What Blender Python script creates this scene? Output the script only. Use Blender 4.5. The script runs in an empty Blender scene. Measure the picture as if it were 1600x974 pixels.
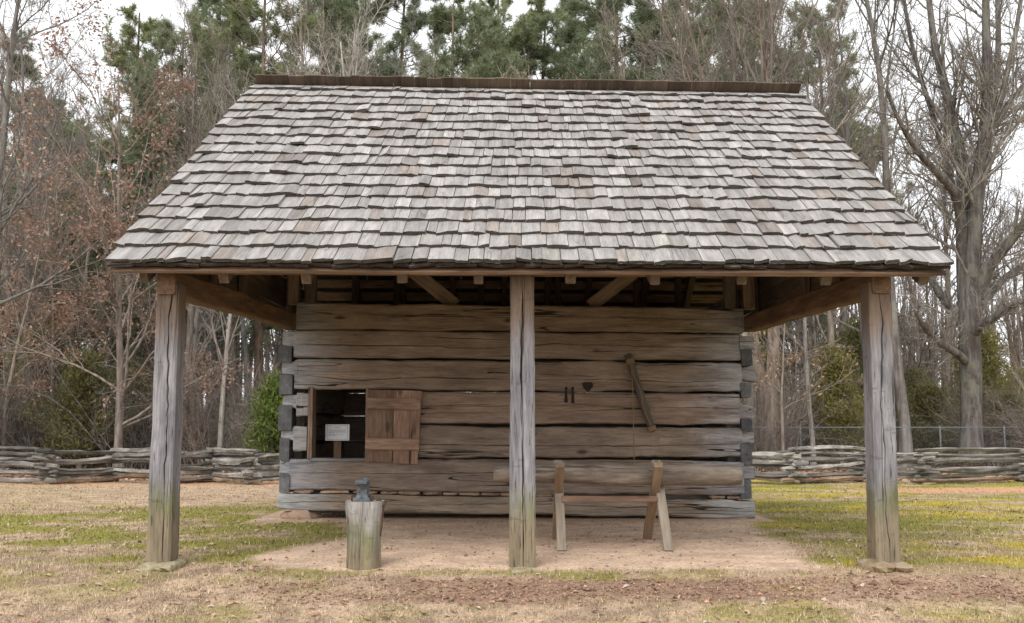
import bpy, math, random
import numpy as np
from mathutils import Vector, Matrix

# ------------------------------------------------------------------ camera, sky, sun, exposure
scene = bpy.context.scene
COL = scene.collection
FPX, CX, CY, CAMH = 1500.0, 800.0, 487.0, 1.02
PITCH = math.radians(6.58)
cam_data = bpy.data.cameras.new("camera")
cam = bpy.data.objects.new("camera", cam_data)
COL.objects.link(cam)
cam.location = (0, 0, CAMH)
cam.rotation_euler = (math.pi / 2 + PITCH, 0, 0)
cam_data.sensor_width = 36.0
cam_data.lens = 36.0 * FPX / 1600.0
cam_data.clip_start = 0.05
cam_data.clip_end = 2000.0
scene.camera = cam

SUN_EL, SUN_AZ = math.radians(52), math.radians(200)      # azimuth measured from +Y towards +X (behind the camera)
world = bpy.data.worlds.new("World")
scene.world = world
world.use_nodes = True
wn, wl = world.node_tree.nodes, world.node_tree.links
wn.clear()
w_out = wn.new("ShaderNodeOutputWorld")
w_bg = wn.new("ShaderNodeBackground")
w_sky = wn.new("ShaderNodeTexSky")
w_sky.sky_type = 'NISHITA'
w_sky.sun_disc = False
w_sky.sun_elevation = SUN_EL
w_sky.sun_rotation = SUN_AZ
w_sky.dust_density = 1.0
w_sky.air_density = 1.0
w_hs = wn.new("ShaderNodeHueSaturation")                   # thin overcast: nearly white
w_hs.inputs['Saturation'].default_value = 0.10
w_bg.inputs['Strength'].default_value = 0.15
wl.new(w_sky.outputs[0], w_hs.inputs['Color'])
w_mix = wn.new("ShaderNodeMix"); w_mix.data_type = 'RGBA'      # even cloud deck over the sky
w_mix.inputs[0].default_value = 0.65
w_mix.inputs[7].default_value = (6.6, 6.75, 7.0, 1)
wl.new(w_hs.outputs[0], w_mix.inputs[6])
wl.new(w_mix.outputs[2], w_bg.inputs['Color'])
wl.new(w_bg.outputs[0], w_out.inputs['Surface'])

sun_data = bpy.data.lights.new("sun", 'SUN')
sun = bpy.data.objects.new("sun", sun_data)
COL.objects.link(sun)
sun_data.energy = 1.3
sun_data.angle = math.radians(35)
sun_data.color = (1.0, 0.965, 0.92)
sd = Vector((math.sin(SUN_AZ) * math.cos(SUN_EL), math.cos(SUN_AZ) * math.cos(SUN_EL), math.sin(SUN_EL)))
sun.rotation_euler = sd.to_track_quat('Z', 'Y').to_euler()
sun.location = sd * 50

scene.view_settings.view_transform = 'Standard'
scene.view_settings.look = 'None'
scene.view_settings.gamma = 1.0
scene.view_settings.use_curve_mapping = False
scene.view_settings.exposure = 0.85
scene.render.engine = 'CYCLES'
scene.cycles.max_bounces = 4
scene.cycles.diffuse_bounces = 3
scene.cycles.glossy_bounces = 2
scene.cycles.transmission_bounces = 2
scene.cycles.transparent_max_bounces = 8

# ------------------------------------------------------------------ helpers
CP, SP = math.cos(PITCH), math.sin(PITCH)
def at(px, py, Y):
    """world point seen at pixel (px, py) of the 1600x974 picture, at distance Y"""
    a, b = (px - CX) / FPX, (CY - py) / FPX
    d = (a, CP - b * SP, SP + b * CP)
    t = Y / d[1]
    return np.array((a * t, Y, CAMH + t * d[2]))
def px_x(px, Y):
    return (px - CX) / FPX * Y * 0.995

def _h(ix, iy, s):
    n = (ix.astype(np.int64) * 374761393 + iy.astype(np.int64) * 668265263 + s * 1442695041) & 0xffffffff
    n = ((n ^ (n >> 13)) * 1274126177) & 0xffffffff
    return ((n ^ (n >> 16)) & 0xffff) / 65535.0
def vnoise(x, y, s=0):
    x = np.asarray(x, float); y = np.asarray(y, float)
    ix, iy = np.floor(x), np.floor(y)
    fx, fy = x - ix, y - iy
    fx, fy = fx * fx * (3 - 2 * fx), fy * fy * (3 - 2 * fy)
    ix, iy = ix.astype(np.int64), iy.astype(np.int64)
    a, b = _h(ix, iy, s), _h(ix + 1, iy, s)
    c, d = _h(ix, iy + 1, s), _h(ix + 1, iy + 1, s)
    return (a * (1 - fx) + b * fx) * (1 - fy) + (c * (1 - fx) + d * fx) * fy
def fnoise(x, y, s=0, o=4):
    r, amp, tot = 0, 1.0, 0
    for k in range(o):
        r = r + amp * vnoise(np.asarray(x) * 2 ** k, np.asarray(y) * 2 ** k, s + k * 17); tot += amp; amp *= .55
    return r / tot
def sstep(a, b, x):
    t = np.clip((np.asarray(x, float) - a) / (b - a), 0, 1)
    return t * t * (3 - 2 * t)
def nrm(v):
    v = np.asarray(v, float)
    return v / np.maximum(np.linalg.norm(v, axis=-1, keepdims=True), 1e-9)

def mesh_np(name, V, quads=None, tris=None, tint=None, gc=None, smooth=False, mat=None, matidx=None):
    me = bpy.data.meshes.new(name)
    V = np.asarray(V, np.float32)
    me.vertices.add(len(V)); me.vertices.foreach_set('co', V.ravel())
    parts, tot = [], []
    if quads is not None and len(quads):
        parts.append(np.asarray(quads, np.int32).ravel()); tot.append(np.full(len(quads), 4, np.int32))
    if tris is not None and len(tris):
        parts.append(np.asarray(tris, np.int32).ravel()); tot.append(np.full(len(tris), 3, np.int32))
    loops, tot = np.concatenate(parts), np.concatenate(tot)
    me.loops.add(len(loops)); me.loops.foreach_set('vertex_index', loops)
    me.polygons.add(len(tot))
    st = np.zeros(len(tot), np.int32); st[1:] = np.cumsum(tot)[:-1]
    me.polygons.foreach_set('loop_start', st)
    if smooth:
        me.polygons.foreach_set('use_smooth', np.ones(len(tot), bool))
    if tint is not None:
        at_ = me.attributes.new('tint', 'FLOAT_COLOR', 'POINT')
        t4 = np.ones((len(V), 4), np.float32); t4[:, :3] = tint
        at_.data.foreach_set('color', t4.ravel())
    if gc is not None:
        ag = me.attributes.new('gc', 'FLOAT_VECTOR', 'POINT')
        ag.data.foreach_set('vector', np.asarray(gc, np.float32).ravel())
    if mat is not None:
        for m in (mat if isinstance(mat, (list, tuple)) else [mat]):
            me.materials.append(m)
    if matidx is not None:
        me.polygons.foreach_set('material_index', np.asarray(matidx, np.int32))
    me.update(calc_edges=True)
    me.validate()
    return me

def link(name, me, parent=None, label=None, cat=None, group=None, kind=None, loc=None, rotz=0.0):
    o = bpy.data.objects.new(name, me)
    COL.objects.link(o)
    if loc is not None:
        o.location = loc
    o.rotation_euler = (0, 0, rotz)
    if parent is not None:
        o.parent = parent
    tag(o, label, cat, group, kind)
    return o
def tag(o, label=None, cat=None, group=None, kind=None):
    if label: o['label'] = label
    if cat: o['category'] = cat
    if group: o['group'] = group
    if kind: o['kind'] = kind
def thing(name, loc, label, cat, group=None):
    return link(name, None, None, label, cat, group, None, loc)
def copy_tree(o, parent=None):
    c = o.copy(); COL.objects.link(c); c.parent = parent
    for ch in list(o.children):
        copy_tree(ch, c)
    return c

class MB:
    """collects shapes of one part; world coordinates, moved into the parent's frame when built"""
    def __init__(s): s.V, s.F, s.T, s.G, s.n = [], [], [], [], 0
    def add(s, V, F, gc, tint=(1, 1, 1)):
        V = np.asarray(V, float)
        s.V.append(V); s.G.append(np.asarray(gc, float))
        s.T.append(np.tile(np.asarray(tint, float), (len(V), 1)))
        s.F += [tuple(i + s.n for i in f) for f in F]
        s.n += len(V)
    def build(s, name, mat, parent=None, smooth=False, **kw):
        V = np.concatenate(s.V)
        if parent is not None:
            V = V - np.array(parent_loc(parent))
        me = bpy.data.meshes.new(name)
        me.from_pydata(V.tolist(), [], s.F)
        a = me.attributes.new('tint', 'FLOAT_COLOR', 'POINT')
        t4 = np.ones((len(V), 4), np.float32); t4[:, :3] = np.concatenate(s.T)
        a.data.foreach_set('color', t4.ravel())
        g = me.attributes.new('gc', 'FLOAT_VECTOR', 'POINT')
        g.data.foreach_set('vector', np.concatenate(s.G).astype(np.float32).ravel())
        me.materials.append(mat)
        if smooth:
            me.polygons.foreach_set('use_smooth', np.ones(len(me.polygons), bool))
        me.update()
        return link(name, me, parent, **kw)
def parent_loc(p):
    l = np.array(p.location)
    while p.parent is not None:
        p = p.parent; l = l + np.array(p.location)
    return l

RNG = np.random.default_rng(7)
def wander(n, amp, rng, k=4):
    """smooth random line of n samples"""
    if amp == 0: return np.zeros(n)
    xs = np.linspace(0, 1, k + 2)
    return np.interp(np.linspace(0, 1, n), xs, rng.normal(0, amp, k + 2)) + rng.normal(0, amp * .25, n)

def timber(mb, p0, p1, w, h, up=(0, 0, 1), segs=6, ch=.008, jit=.003, tint=(1, 1, 1), seed=None, taper=1.0, k=4, endcut=0.0, groove=None):
    """hewn or sawn timber with chamfered edges; w across, h along 'up'"""
    rng = np.random.default_rng(seed if seed is not None else int(RNG.integers(1 << 30)))
    p0, p1 = np.asarray(p0, float), np.asarray(p1, float)
    d = p1 - p0; L = np.linalg.norm(d); d = d / L
    side = nrm(np.cross(d, np.asarray(up, float))); u = np.cross(side, d)
    n = segs + 1
    t = np.linspace(0, 1, n)
    if segs >= 4: t[1], t[-2] = min(.02, .5 / segs), 1 - min(.02, .5 / segs)
    hw, hh = w / 2, h / 2
    ch = min(ch, hw * .8, hh * .8)
    prof = [(-hw + ch, -hh), (hw - ch, -hh), (hw, -hh + ch), (hw, hh - ch), (hw - ch, hh), (-hw + ch, hh), (-hw, hh - ch), (-hw, -hh + ch)]
    NP = 8; gw = gd = None
    if groove is not None:                                     # a drying crack cut into the front face
        gface, goff, gwid, gdep = groove
        gi = 1 if gface == 'b-' else 3
        prof = prof[:gi] + [None, None, None] + prof[gi:]; NP = 11
        gpath = goff + wander(n, .012 if gface == 'b-' else .014, rng, 6)
        gopen = np.clip(.35 + np.abs(wander(n, .8, rng, 8)), 0, 1.5)
        gopen[:2] *= .3; gopen[-2:] *= .3
    # every one of the four sides wanders by itself
    wl_, wr_, wb_, wt_ = (wander(n, jit, rng, k) for _ in range(4))
    V, G = [], []
    off = rng.uniform(-50, 50, 3)
    for i in range(n):
        sc = 1 + (taper - 1) * t[i]
        if segs >= 4 and i in (0, n - 1): sc *= .985
        e = rng.uniform(-endcut, endcut) if i in (0, n - 1) else 0
        pr_ = list(prof)
        if groove is not None:
            w_, d_, o_ = gwid * gopen[i] + .0006, gdep * gopen[i] + .0006, gpath[i]
            pr_[gi:gi + 3] = ([(o_ - w_, -hh), (o_, -hh + d_), (o_ + w_, -hh)] if gface == 'b-' else [(hw, o_ - w_), (hw - d_, o_), (hw, o_ + w_)])
        for (a, b) in pr_:
            a2 = a * sc + (wr_[i] if a > 0 else wl_[i]) + rng.normal(0, jit * .2)
            b2 = b * sc + (wt_[i] if b > 0 else wb_[i]) + rng.normal(0, jit * .2)
            if groove is not None and gface == 'a+' and abs(abs(b) - hh) > ch * 1.01: b2 = b
            if groove is not None and gface == 'b-' and abs(abs(a) - hw) > ch * 1.01: a2 = a
            V.append(p0 + d * (L * t[i] + e) + side * a2 + u * b2)
            G.append(np.array((L * t[i], a2, b2)) + off)
    F = []
    for i in range(n - 1):
        for j in range(NP):
            j2 = (j + 1) % NP
            F.append((i * NP + j, i * NP + j2, (i + 1) * NP + j2, (i + 1) * NP + j))
    F.append(tuple(range(NP - 1, -1, -1)))
    F.append(tuple((n - 1) * NP + j for j in range(NP)))
    mb.add(V, F, G, tint)
    return mb

def tube(mb, P, R, sides=8, tint=(1, 1, 1), cap=True, lump=0.0, seed=0):
    """round tube along a polyline"""
    rng = np.random.default_rng(seed)
    P = np.asarray(P, float); n = len(P)
    R = np.broadcast_to(np.asarray(R, float), (n,))
    T = nrm(np.gradient(P, axis=0))
    ref = np.array((0, 0, 1.)) if abs(T[0][2]) < .9 else np.array((1., 0, 0))
    V, G = [], []
    off = rng.uniform(-50, 50, 3); acc = 0
    s = nrm(np.cross(T[0], ref))
    for i in range(n):
        s = nrm(s - T[i] * np.dot(s, T[i])); u = np.cross(T[i], s)
        if i: acc += np.linalg.norm(P[i] - P[i - 1])
        for j in range(sides):
            a = 2 * math.pi * j / sides
            r = R[i] * (1 + lump * rng.normal())
            V.append(P[i] + s * math.cos(a) * r + u * math.sin(a) * r)
            G.append(off + (acc, math.cos(a) * r, math.sin(a) * r))
    F = []
    for i in range(n - 1):
        for j in range(sides):
            j2 = (j + 1) % sides
            F.append((i * sides + j, i * sides + j2, (i + 1) * sides + j2, (i + 1) * sides + j))
    if cap:
        F.append(tuple(range(sides - 1, -1, -1))); F.append(tuple((n - 1) * sides + j for j in range(sides)))
    mb.add(V, F, G, tint)
    return mb

def rock(mb, c, r, seed, tint=(1, 1, 1), flat=.35):
    """lumpy boulder, base cut flat"""
    rng = np.random.default_rng(seed)
    nu, nv = 12, 7
    V, F = [], []
    ph = rng.uniform(0, 6, 6)
    for i in range(nv + 1):
        th = math.pi * i / nv
        for j in range(nu):
            a = 2 * math.pi * j / nu
            d = np.array((math.sin(th) * math.cos(a), math.sin(th) * math.sin(a), math.cos(th)))
            d = np.sign(d) * np.abs(d) ** .7
            k = 1 + .13 * math.sin(3 * a + ph[0]) * math.sin(th) + .1 * math.sin(2 * th + 2 * a + ph[1]) + rng.normal(0, .05)
            p = d * np.array(r) * k
            p[2] = max(p[2], -r[2] * flat)
            V.append(np.asarray(c) + p)
    for i in range(nv):
        for j in range(nu):
            j2 = (j + 1) % nu
            F.append((i * nu + j, (i + 1) * nu + j, (i + 1) * nu + j2, i * nu + j2))
    mb.add(V, F, np.asarray(V) + rng.uniform(-9, 9, 3), tint)
    return mb

# ------------------------------------------------------------------ materials
def newmat(name):
    m = bpy.data.materials.new(name); m.use_nodes = True
    nt = m.node_tree; nt.nodes.clear()
    out = nt.nodes.new('ShaderNodeOutputMaterial')
    b = nt.nodes.new('ShaderNodeBsdfPrincipled')
    b.inputs['Roughness'].default_value = .85
    b.inputs['Specular IOR Level'].default_value = .25
    nt.links.new(b.outputs[0], out.inputs['Surface'])
    return m, nt, b, out
class N:
    def __init__(s, nt): s.nt = nt
    def new(s, t, **kw):
        n = s.nt.nodes.new(t)
        for k, v in kw.items(): setattr(n, k, v)
        return n
    def lk(s, a, b): s.nt.links.new(a, b)
    def attr(s, name): return s.new('ShaderNodeAttribute', attribute_name=name)
    def mapping(s, vec, scale, loc=(0, 0, 0)):
        m = s.new('ShaderNodeMapping'); m.inputs['Scale'].default_value = scale; m.inputs['Location'].default_value = loc
        s.lk(vec, m.inputs['Vector']); return m.outputs[0]
    def noise(s, vec, scale=1, detail=5, rough=.6, dist=0.0):
        n = s.new('ShaderNodeTexNoise'); n.inputs['Scale'].default_value = scale; n.inputs['Detail'].default_value = detail
        n.inputs['Roughness'].default_value = rough; n.inputs['Distortion'].default_value = dist
        s.lk(vec, n.inputs['Vector']); return n.outputs['Fac']
    def ramp(s, fac, stops):
        r = s.new('ShaderNodeValToRGB'); e = r.color_ramp.elements
        while len(e) < len(stops): e.new(.5)
        for i, (p, c) in enumerate(stops):
            e[i].position = p; e[i].color = (c[0], c[1], c[2], 1) if not np.isscalar(c) else (c, c, c, 1)
        s.lk(fac, r.inputs[0]); return r.outputs[0]
    def mix(s, fac, a, b, mode='MIX'):
        m = s.new('ShaderNodeMix', data_type='RGBA', blend_type=mode)
        for sock, v in ((m.inputs[0], fac), (m.inputs[6], a), (m.inputs[7], b)):
            if hasattr(v, 'links'): s.lk(v, sock)
            elif np.isscalar(v): sock.default_value = v
            else: sock.default_value = (v[0], v[1], v[2], 1)
        return m.outputs[2]
    def math(s, op, a, b=None, c=None, clamp=False):
        m = s.new('ShaderNodeMath', operation=op, use_clamp=clamp)
        for i, v in enumerate((a, b, c)):
            if v is None: continue
            if hasattr(v, 'links'): s.lk(v, m.inputs[i])
            else: m.inputs[i].default_value = v
        return m.outputs[0]
    def mrange(s, v, a, b, c=0, d=1):
        m = s.new('ShaderNodeMapRange', interpolation_type='SMOOTHSTEP')
        s.lk(v, m.inputs[0])
        for i, x in enumerate((a, b, c, d)): m.inputs[i + 1].default_value = x
        return m.outputs[0]
    def bump(s, h, strength, dist, bsdf):
        b = s.new('ShaderNodeBump'); b.inputs['Strength'].default_value = strength; b.inputs['Distance'].default_value = dist
        s.lk(h, b.inputs['Height']); s.lk(b.outputs[0], bsdf.inputs['Normal'])
    def pos(s):
        g = s.new('ShaderNodeNewGeometry'); x = s.new('ShaderNodeSeparateXYZ'); s.lk(g.outputs['Position'], x.inputs[0]); return g, x

def wood(name, dark, mid, light, grain=24, crack=.5, knots=.3, bump=.5, moss=None, ends=None, lichen=0.0, stretch=1.0, checks=.0, along=5.0, blotch=.15):
    m, nt, b, out = newmat(name); n = N(nt)
    g = n.attr('gc').outputs['Vector']
    fine = n.noise(n.mapping(g, (along * stretch, grain * 4, grain * 4)), 1, 4, .72)
    med = n.noise(n.mapping(g, (along * .42 * stretch, grain * .7, grain * .7)), 1, 3, .55)
    big = n.noise(n.mapping(g, (1.3, 5, 5)), 1, 4, .6)
    f = n.math('ADD', n.math('MULTIPLY', fine, .5), n.math('MULTIPLY', med, .5))
    col = n.ramp(f, [(.30, dark), (.5, mid), (.69, light)])
    col = n.mix(1.0, col, n.ramp(big, [(.32, 1 - blotch), (.5, 1.0), (.68, 1 + blotch)]), 'MULTIPLY')
    geo, xyz = n.pos()
    if ends is not None:                                     # weathered grey towards the log ends
        (x0, x1, soft, gcol) = ends
        wx = n.math('ADD', xyz.outputs[0], n.math('MULTIPLY', n.math('SUBTRACT', med, .5), .9))
        e1 = n.mrange(wx, x0 + soft, x0, 0, 1); e2 = n.mrange(wx, x1 - soft, x1, 0, .8)
        e = n.math('MAXIMUM', e1, e2)
        e = n.math('MULTIPLY', e, .9)
        gr = n.mix(1.0, n.ramp(f, [(.33, (.3, .3, .32)), (.5, (.8, .8, .8)), (.66, (1.2, 1.2, 1.2))]), gcol, 'MULTIPLY')
        col = n.mix(e, col, gr)
    if moss:                                                 # weathering by height on the posts
        z = n.math('ADD', xyz.outputs[2], n.math('MULTIPLY', n.math('SUBTRACT', med, .5), .35))
        tan = n.mix(1.0, n.ramp(f, [(.33, .5), (.5, .9), (.66, 1.2)]), (.25, .195, .13), 'MULTIPLY')
        grn = n.mix(1.0, n.ramp(f, [(.33, .5), (.5, .9), (.66, 1.15)]), (.185, .18, .085), 'MULTIPLY')
        brn = n.mix(1.0, n.ramp(f, [(.33, .5), (.5, .9), (.66, 1.2)]), (.16, .115, .085), 'MULTIPLY')
        col = n.mix(n.mrange(z, moss[0], moss[1]), col, brn)
        col = n.mix(n.math('MULTIPLY', n.mrange(z, moss[2], moss[3]), n.mrange(big, .35, .6, .35, .95)), col, grn)
        col = n.mix(n.math('MULTIPLY', n.mrange(z, moss[4], moss[5]), .85), col, tan)
    # drying cracks along the grain
    cn = n.noise(n.mapping(g, (.22, 7, 7)), 1, 3, .4)
    cd = n.math('ABSOLUTE', n.math('SUBTRACT', cn, .5))
    ck = n.mrange(cd, .003, .011, 1, 0)
    ck = n.math('MULTIPLY', ck, n.mrange(n.noise(n.mapping(g, (1.1, 2, 2)), 1, 2), .42, .58))
    ck = n.math('MULTIPLY', ck, crack)
    col = n.mix(ck, col, (.022, .017, .014))
    if checks > 0:
        c2 = n.noise(n.mapping(g, (5, 75, 75)), 1, 3, .5)
        col = n.mix(n.math('MULTIPLY', n.mrange(c2, .60, .70), checks), col, (.03, .026, .024))
        c3 = n.noise(n.mapping(g, (26, 7, 7)), 1, 2, .5)
        col = n.mix(n.math('MULTIPLY', n.mrange(c3, .66, .72), checks * .5), col, (.06, .055, .05))
    if knots > 0:
        v = n.new('ShaderNodeTexVoronoi'); v.inputs['Scale'].default_value = 1.0
        n.lk(n.mapping(g, (1.7, 4.5, 4.5)), v.inputs['Vector'])
        kd = n.mrange(v.outputs['Distance'], .05, .16, 1, 0)

        sc = n.new('ShaderNodeSeparateColor'); n.lk(v.outputs['Color'], sc.inputs[0])
        kd = n.math('MULTIPLY', kd, n.math('GREATER_THAN', sc.outputs[0], .62))
        col = n.mix(n.math('MULTIPLY', kd, knots), col, (.05, .035, .028))
    if lichen > 0:
        ln = n.noise(geo.outputs['Position'], 14, 4, .7)
        col = n.mix(n.math('MULTIPLY', n.mrange(ln, .56, .68), lichen), col, (.55, .56, .52))
    col = n.mix(1.0, col, n.attr('tint').outputs['Color'], 'MULTIPLY')
    n.lk(col, b.inputs['Base Color'])
    n.bump(n.math('ADD', f, n.math('MULTIPLY', big, .8)), bump, .018, b)
    return m

M = {}
M['log'] = wood('hewn_log_wood', (.12, .088, .066), (.24, .178, .136), (.36, .282, .222), 20, 1.0, .9, .9, checks=.3,
                ends=(-2.52, 2.55, .75, (.40, .40, .42)))
M['log_end'] = wood('log_end_grain', (.055, .054, .056), (.105, .104, .108), (.18, .178, .182), 16, .6, .2, .5)
M['inner'] = wood('inner_log_wood', (.10, .08, .068), (.21, .175, .15), (.32, .275, .24), 18, .7, .4, .5)
M['post'] = wood('weathered_post_wood', (.085, .08, .085), (.20, .19, .20), (.34, .328, .338), 18, 1.0, .5, .7, moss=(1.45, 1.85, .66, .40, .46, .25), checks=.75)
M['beam'] = wood('tie_beam_wood', (.06, .036, .022), (.145, .088, .054), (.24, .155, .098), 18, .4, .2, .5)
M['rafter'] = wood('rafter_wood', (.07, .052, .042), (.14, .105, .085), (.22, .17, .14), 18, .3, .3, .4)
M['brown'] = wood('brown_board_wood', (.10, .066, .046), (.22, .148, .108), (.36, .262, .20), 14, .9, .7, .6, checks=.4)
M['shingle'] = wood('weathered_shingle_wood', (.155, .146, .138), (.268, .256, .246), (.395, .382, .37), 26, .35, .0, .6, stretch=1.0, along=2.2)
M['ridge'] = wood('ridge_shingle_wood', (.05, .036, .026), (.10, .072, .052), (.16, .12, .09), 20, .3, .0, .4)
M['stump'] = wood('stump_wood', (.15, .14, .125), (.31, .29, .265), (.47, .45, .42), 16, .9, .2, .7, moss=(5, 6, .36, .22, .22, .04), checks=.5)
M['sawbuck'] = wood('sawbuck_wood', (.16, .13, .10), (.29, .24, .185), (.40, .345, .28), 18, .4, .25, .4)
M['sawbuck_red'] = wood('sawbuck_red_wood', (.11, .065, .042), (.20, .12, .078), (.29, .19, .13), 18, .4, .25, .4)
M['bark_log'] = wood('old_log_wood', (.085, .065, .052), (.19, .155, .125), (.33, .285, .235), 9, .7, .3, .9, blotch=.4)
M['rail'] = wood('split_rail_wood', (.09, .082, .074), (.25, .235, .215), (.50, .48, .45), 10, .8, .15, 1.0, lichen=.5, checks=.5, blotch=.4)
M['handle'] = wood('dark_stick_wood', (.05, .04, .034), (.095, .078, .066), (.15, .125, .105), 18, .5, .1, .5)

def simple(name, c1, c2, scale, rough=.85, bump=.4, metal=0.0, detail=6, dist=.01, c3=None):
    m, nt, b, out = newmat(name); n = N(nt)
    g = n.attr('gc').outputs['Vector']
    f = n.noise(g, scale, detail, .65)
    st = [(.35, c1), (.65, c2)] if c3 is None else [(.32, c1), (.5, c2), (.64, c3)]
    col = n.mix(1.0, n.ramp(f, st), n.attr('tint').outputs['Color'], 'MULTIPLY')
    n.lk(col, b.inputs['Base Color'])
    b.inputs['Roughness'].default_value = rough; b.inputs['Metallic'].default_value = metal
    n.bump(f, bump, dist, b)
    return m
M['stone'] = simple('field_stone', (.20, .12, .085), (.36, .25, .19), 9, .9, .8, 0, 8, .03, (.33, .27, .2))
M['moss_stone'] = simple('mossy_stone', (.16, .14, .06), (.30, .25, .15), 12, .95, .8, 0, 8, .03, (.38, .33, .25))
M['iron'] = simple('dark_iron', (.018, .014, .012), (.05, .036, .03), 40, .7, .3, .4)
M['rust'] = simple('rusty_iron', (.05, .028, .02), (.14, .07, .045), 45, .85, .4, .2)
M['anvil'] = simple('anvil_steel', (.055, .06, .066), (.15, .165, .18), 30, .6, .5, .3)
M['rope'] = simple('tan_rope', (.20, .12, .06), (.36, .24, .13), 160, .95, .8, 0, 3, .004)
M['galv'] = simple('galvanised_steel', (.13, .145, .16), (.22, .24, .26), 20, .6, .1, .3)
M['paper'] = simple('sign_paper', (.66, .66, .70), (.72, .72, .75), 6, .6, .0)
M['ink'] = simple('sign_ink', (.20, .20, .21), (.26, .26, .28), 200, .8, .0)
M['clod'] = simple('soil_clods', (.17, .10, .07), (.33, .22, .155), 25, .95, .8, 0, 6, .02)

def bark(name, dark, mid, light, sc=3.0, lich=None):
    m, nt, b, out = newmat(name); n = N(nt)
    tc = n.new('ShaderNodeTexCoord')
    f = n.noise(n.mapping(tc.outputs['Object'], (sc * 3, sc * 3, sc * .55)), 1, 6, .65)
    col = n.ramp(f, [(.32, dark), (.5, mid), (.66, light)])
    if lich:
        l = n.noise(tc.outputs['Object'], 2.2, 4, .6)
        col = n.mix(n.mrange(l, .5, .62, 0, .7), col, lich)
    oi = n.new('ShaderNodeObjectInfo')
    col = n.mix(1.0, col, n.ramp(oi.outputs['Random'], [(0, (.75, .72, .70)), (.5, (1, 1, 1)), (1, (1.25, 1.18, 1.1))]), 'MULTIPLY')
    n.lk(col, b.inputs['Base Color'])
    n.bump(f, .6, .03, b)
    return m
M['bark_grey'] = bark('grey_bark', (.09, .08, .072), (.19, .174, .16), (.30, .283, .26), 3, (.24, .245, .205))
M['bark_brown'] = bark('brown_bark', (.10, .083, .07), (.215, .18, .152), (.33, .285, .245))
M['bark_pine'] = bark('pine_bark', (.07, .048, .038), (.14, .10, .08), (.22, .165, .135))
M['bark_pale'] = bark('pale_bark', (.24, .215, .185), (.38, .35, .31), (.52, .49, .44))
M['bark_big'] = bark('lichen_grey_bark', (.05, .042, .038), (.115, .10, .092), (.21, .197, .178), 2.6, (.17, .175, .135))
M['twig_red'] = bark('reddish_twig_bark', (.15, .122, .105), (.28, .238, .208), (.40, .35, .31))

def leafy(name, ramp_stops, transl=.3, rough=.7):
    m, nt, b, out = newmat(name); n = N(nt)
    t = n.attr('tint')
    sep = n.new('ShaderNodeSeparateColor'); n.lk(t.outputs['Color'], sep.inputs[0])
    col = n.ramp(sep.outputs[0], ramp_stops)
    oi = n.new('ShaderNodeObjectInfo')
    col = n.mix(1.0, col, n.ramp(oi.outputs['Random'], [(0, (.8, .82, .85)), (.5, (1, 1, 1)), (1, (1.2, 1.12, .95))]), 'MULTIPLY')
    n.lk(col, b.inputs['Base Color']); b.inputs['Roughness'].default_value = rough
    tr = n.new('ShaderNodeBsdfTranslucent'); n.lk(col, tr.inputs['Color'])
    mx = n.new('ShaderNodeMixShader'); mx.inputs[0].default_value = transl
    n.lk(b.outputs[0], mx.inputs[1]); n.lk(tr.outputs[0], mx.inputs[2]); n.lk(mx.outputs[0], out.inputs['Surface'])
    return m
M['needles'] = leafy('pine_needles', [(0, (.13, .16, .095)), (.5, (.235, .27, .155)), (1, (.35, .39, .235))], .45)
M['cedar'] = leafy('cedar_sprays', [(0, (.10, .10, .04)), (.5, (.20, .19, .07)), (1, (.30, .28, .11))], .45)
M['cedar_bright'] = leafy('bright_evergreen_sprays', [(0, (.06, .095, .016)), (.5, (.12, .165, .03)), (1, (.19, .235, .06))])
M['brown_leaf'] = leafy('dry_oak_leaves', [(0, (.22, .12, .085)), (.5, (.37, .22, .155)), (1, (.52, .37, .285))], .25)
M['tan_leaf'] = leafy('tan_leaves', [(0, (.20, .10, .05)), (.5, (.38, .24, .13)), (1, (.5, .36, .16))], .25)
def direct(name, transl=0.0):
    m, nt, b, out = newmat(name); n = N(nt)
    n.lk(n.attr('tint').outputs['Color'], b.inputs['Base Color'])
    return m
M['grass'] = direct('grass_blades')
M['litter'] = direct('fallen_leaves')

def ground_mat():
    m, nt, b, out = newmat('ground_soil_and_turf'); n = N(nt)
    geo, xyz = n.pos()
    p = geo.outputs['Position']
    f1 = n.noise(p, 30, 4, .75); f2 = n.noise(p, 130, 3, .7); f3 = n.noise(p, 4, 3, .6)
    k = n.math('ADD', n.math('MULTIPLY', f1, .5), n.math('MULTIPLY', f2, .5))
    col = n.mix(1.0, n.attr('tint').outputs['Color'], n.ramp(k, [(.32, .40), (.5, 1.0), (.66, 1.6)]), 'MULTIPLY')
    col = n.mix(1.0, col, n.ramp(f3, [(.3, (.86, .84, .82)), (.7, (1.12, 1.12, 1.1))]), 'MULTIPLY')
    n.lk(col, b.inputs['Base Color']); b.inputs['Roughness'].default_value = .95; b.inputs['Specular IOR Level'].default_value = .1
    n.bump(f1, .5, .02, b)
    return m
M['ground'] = ground_mat()

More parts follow.
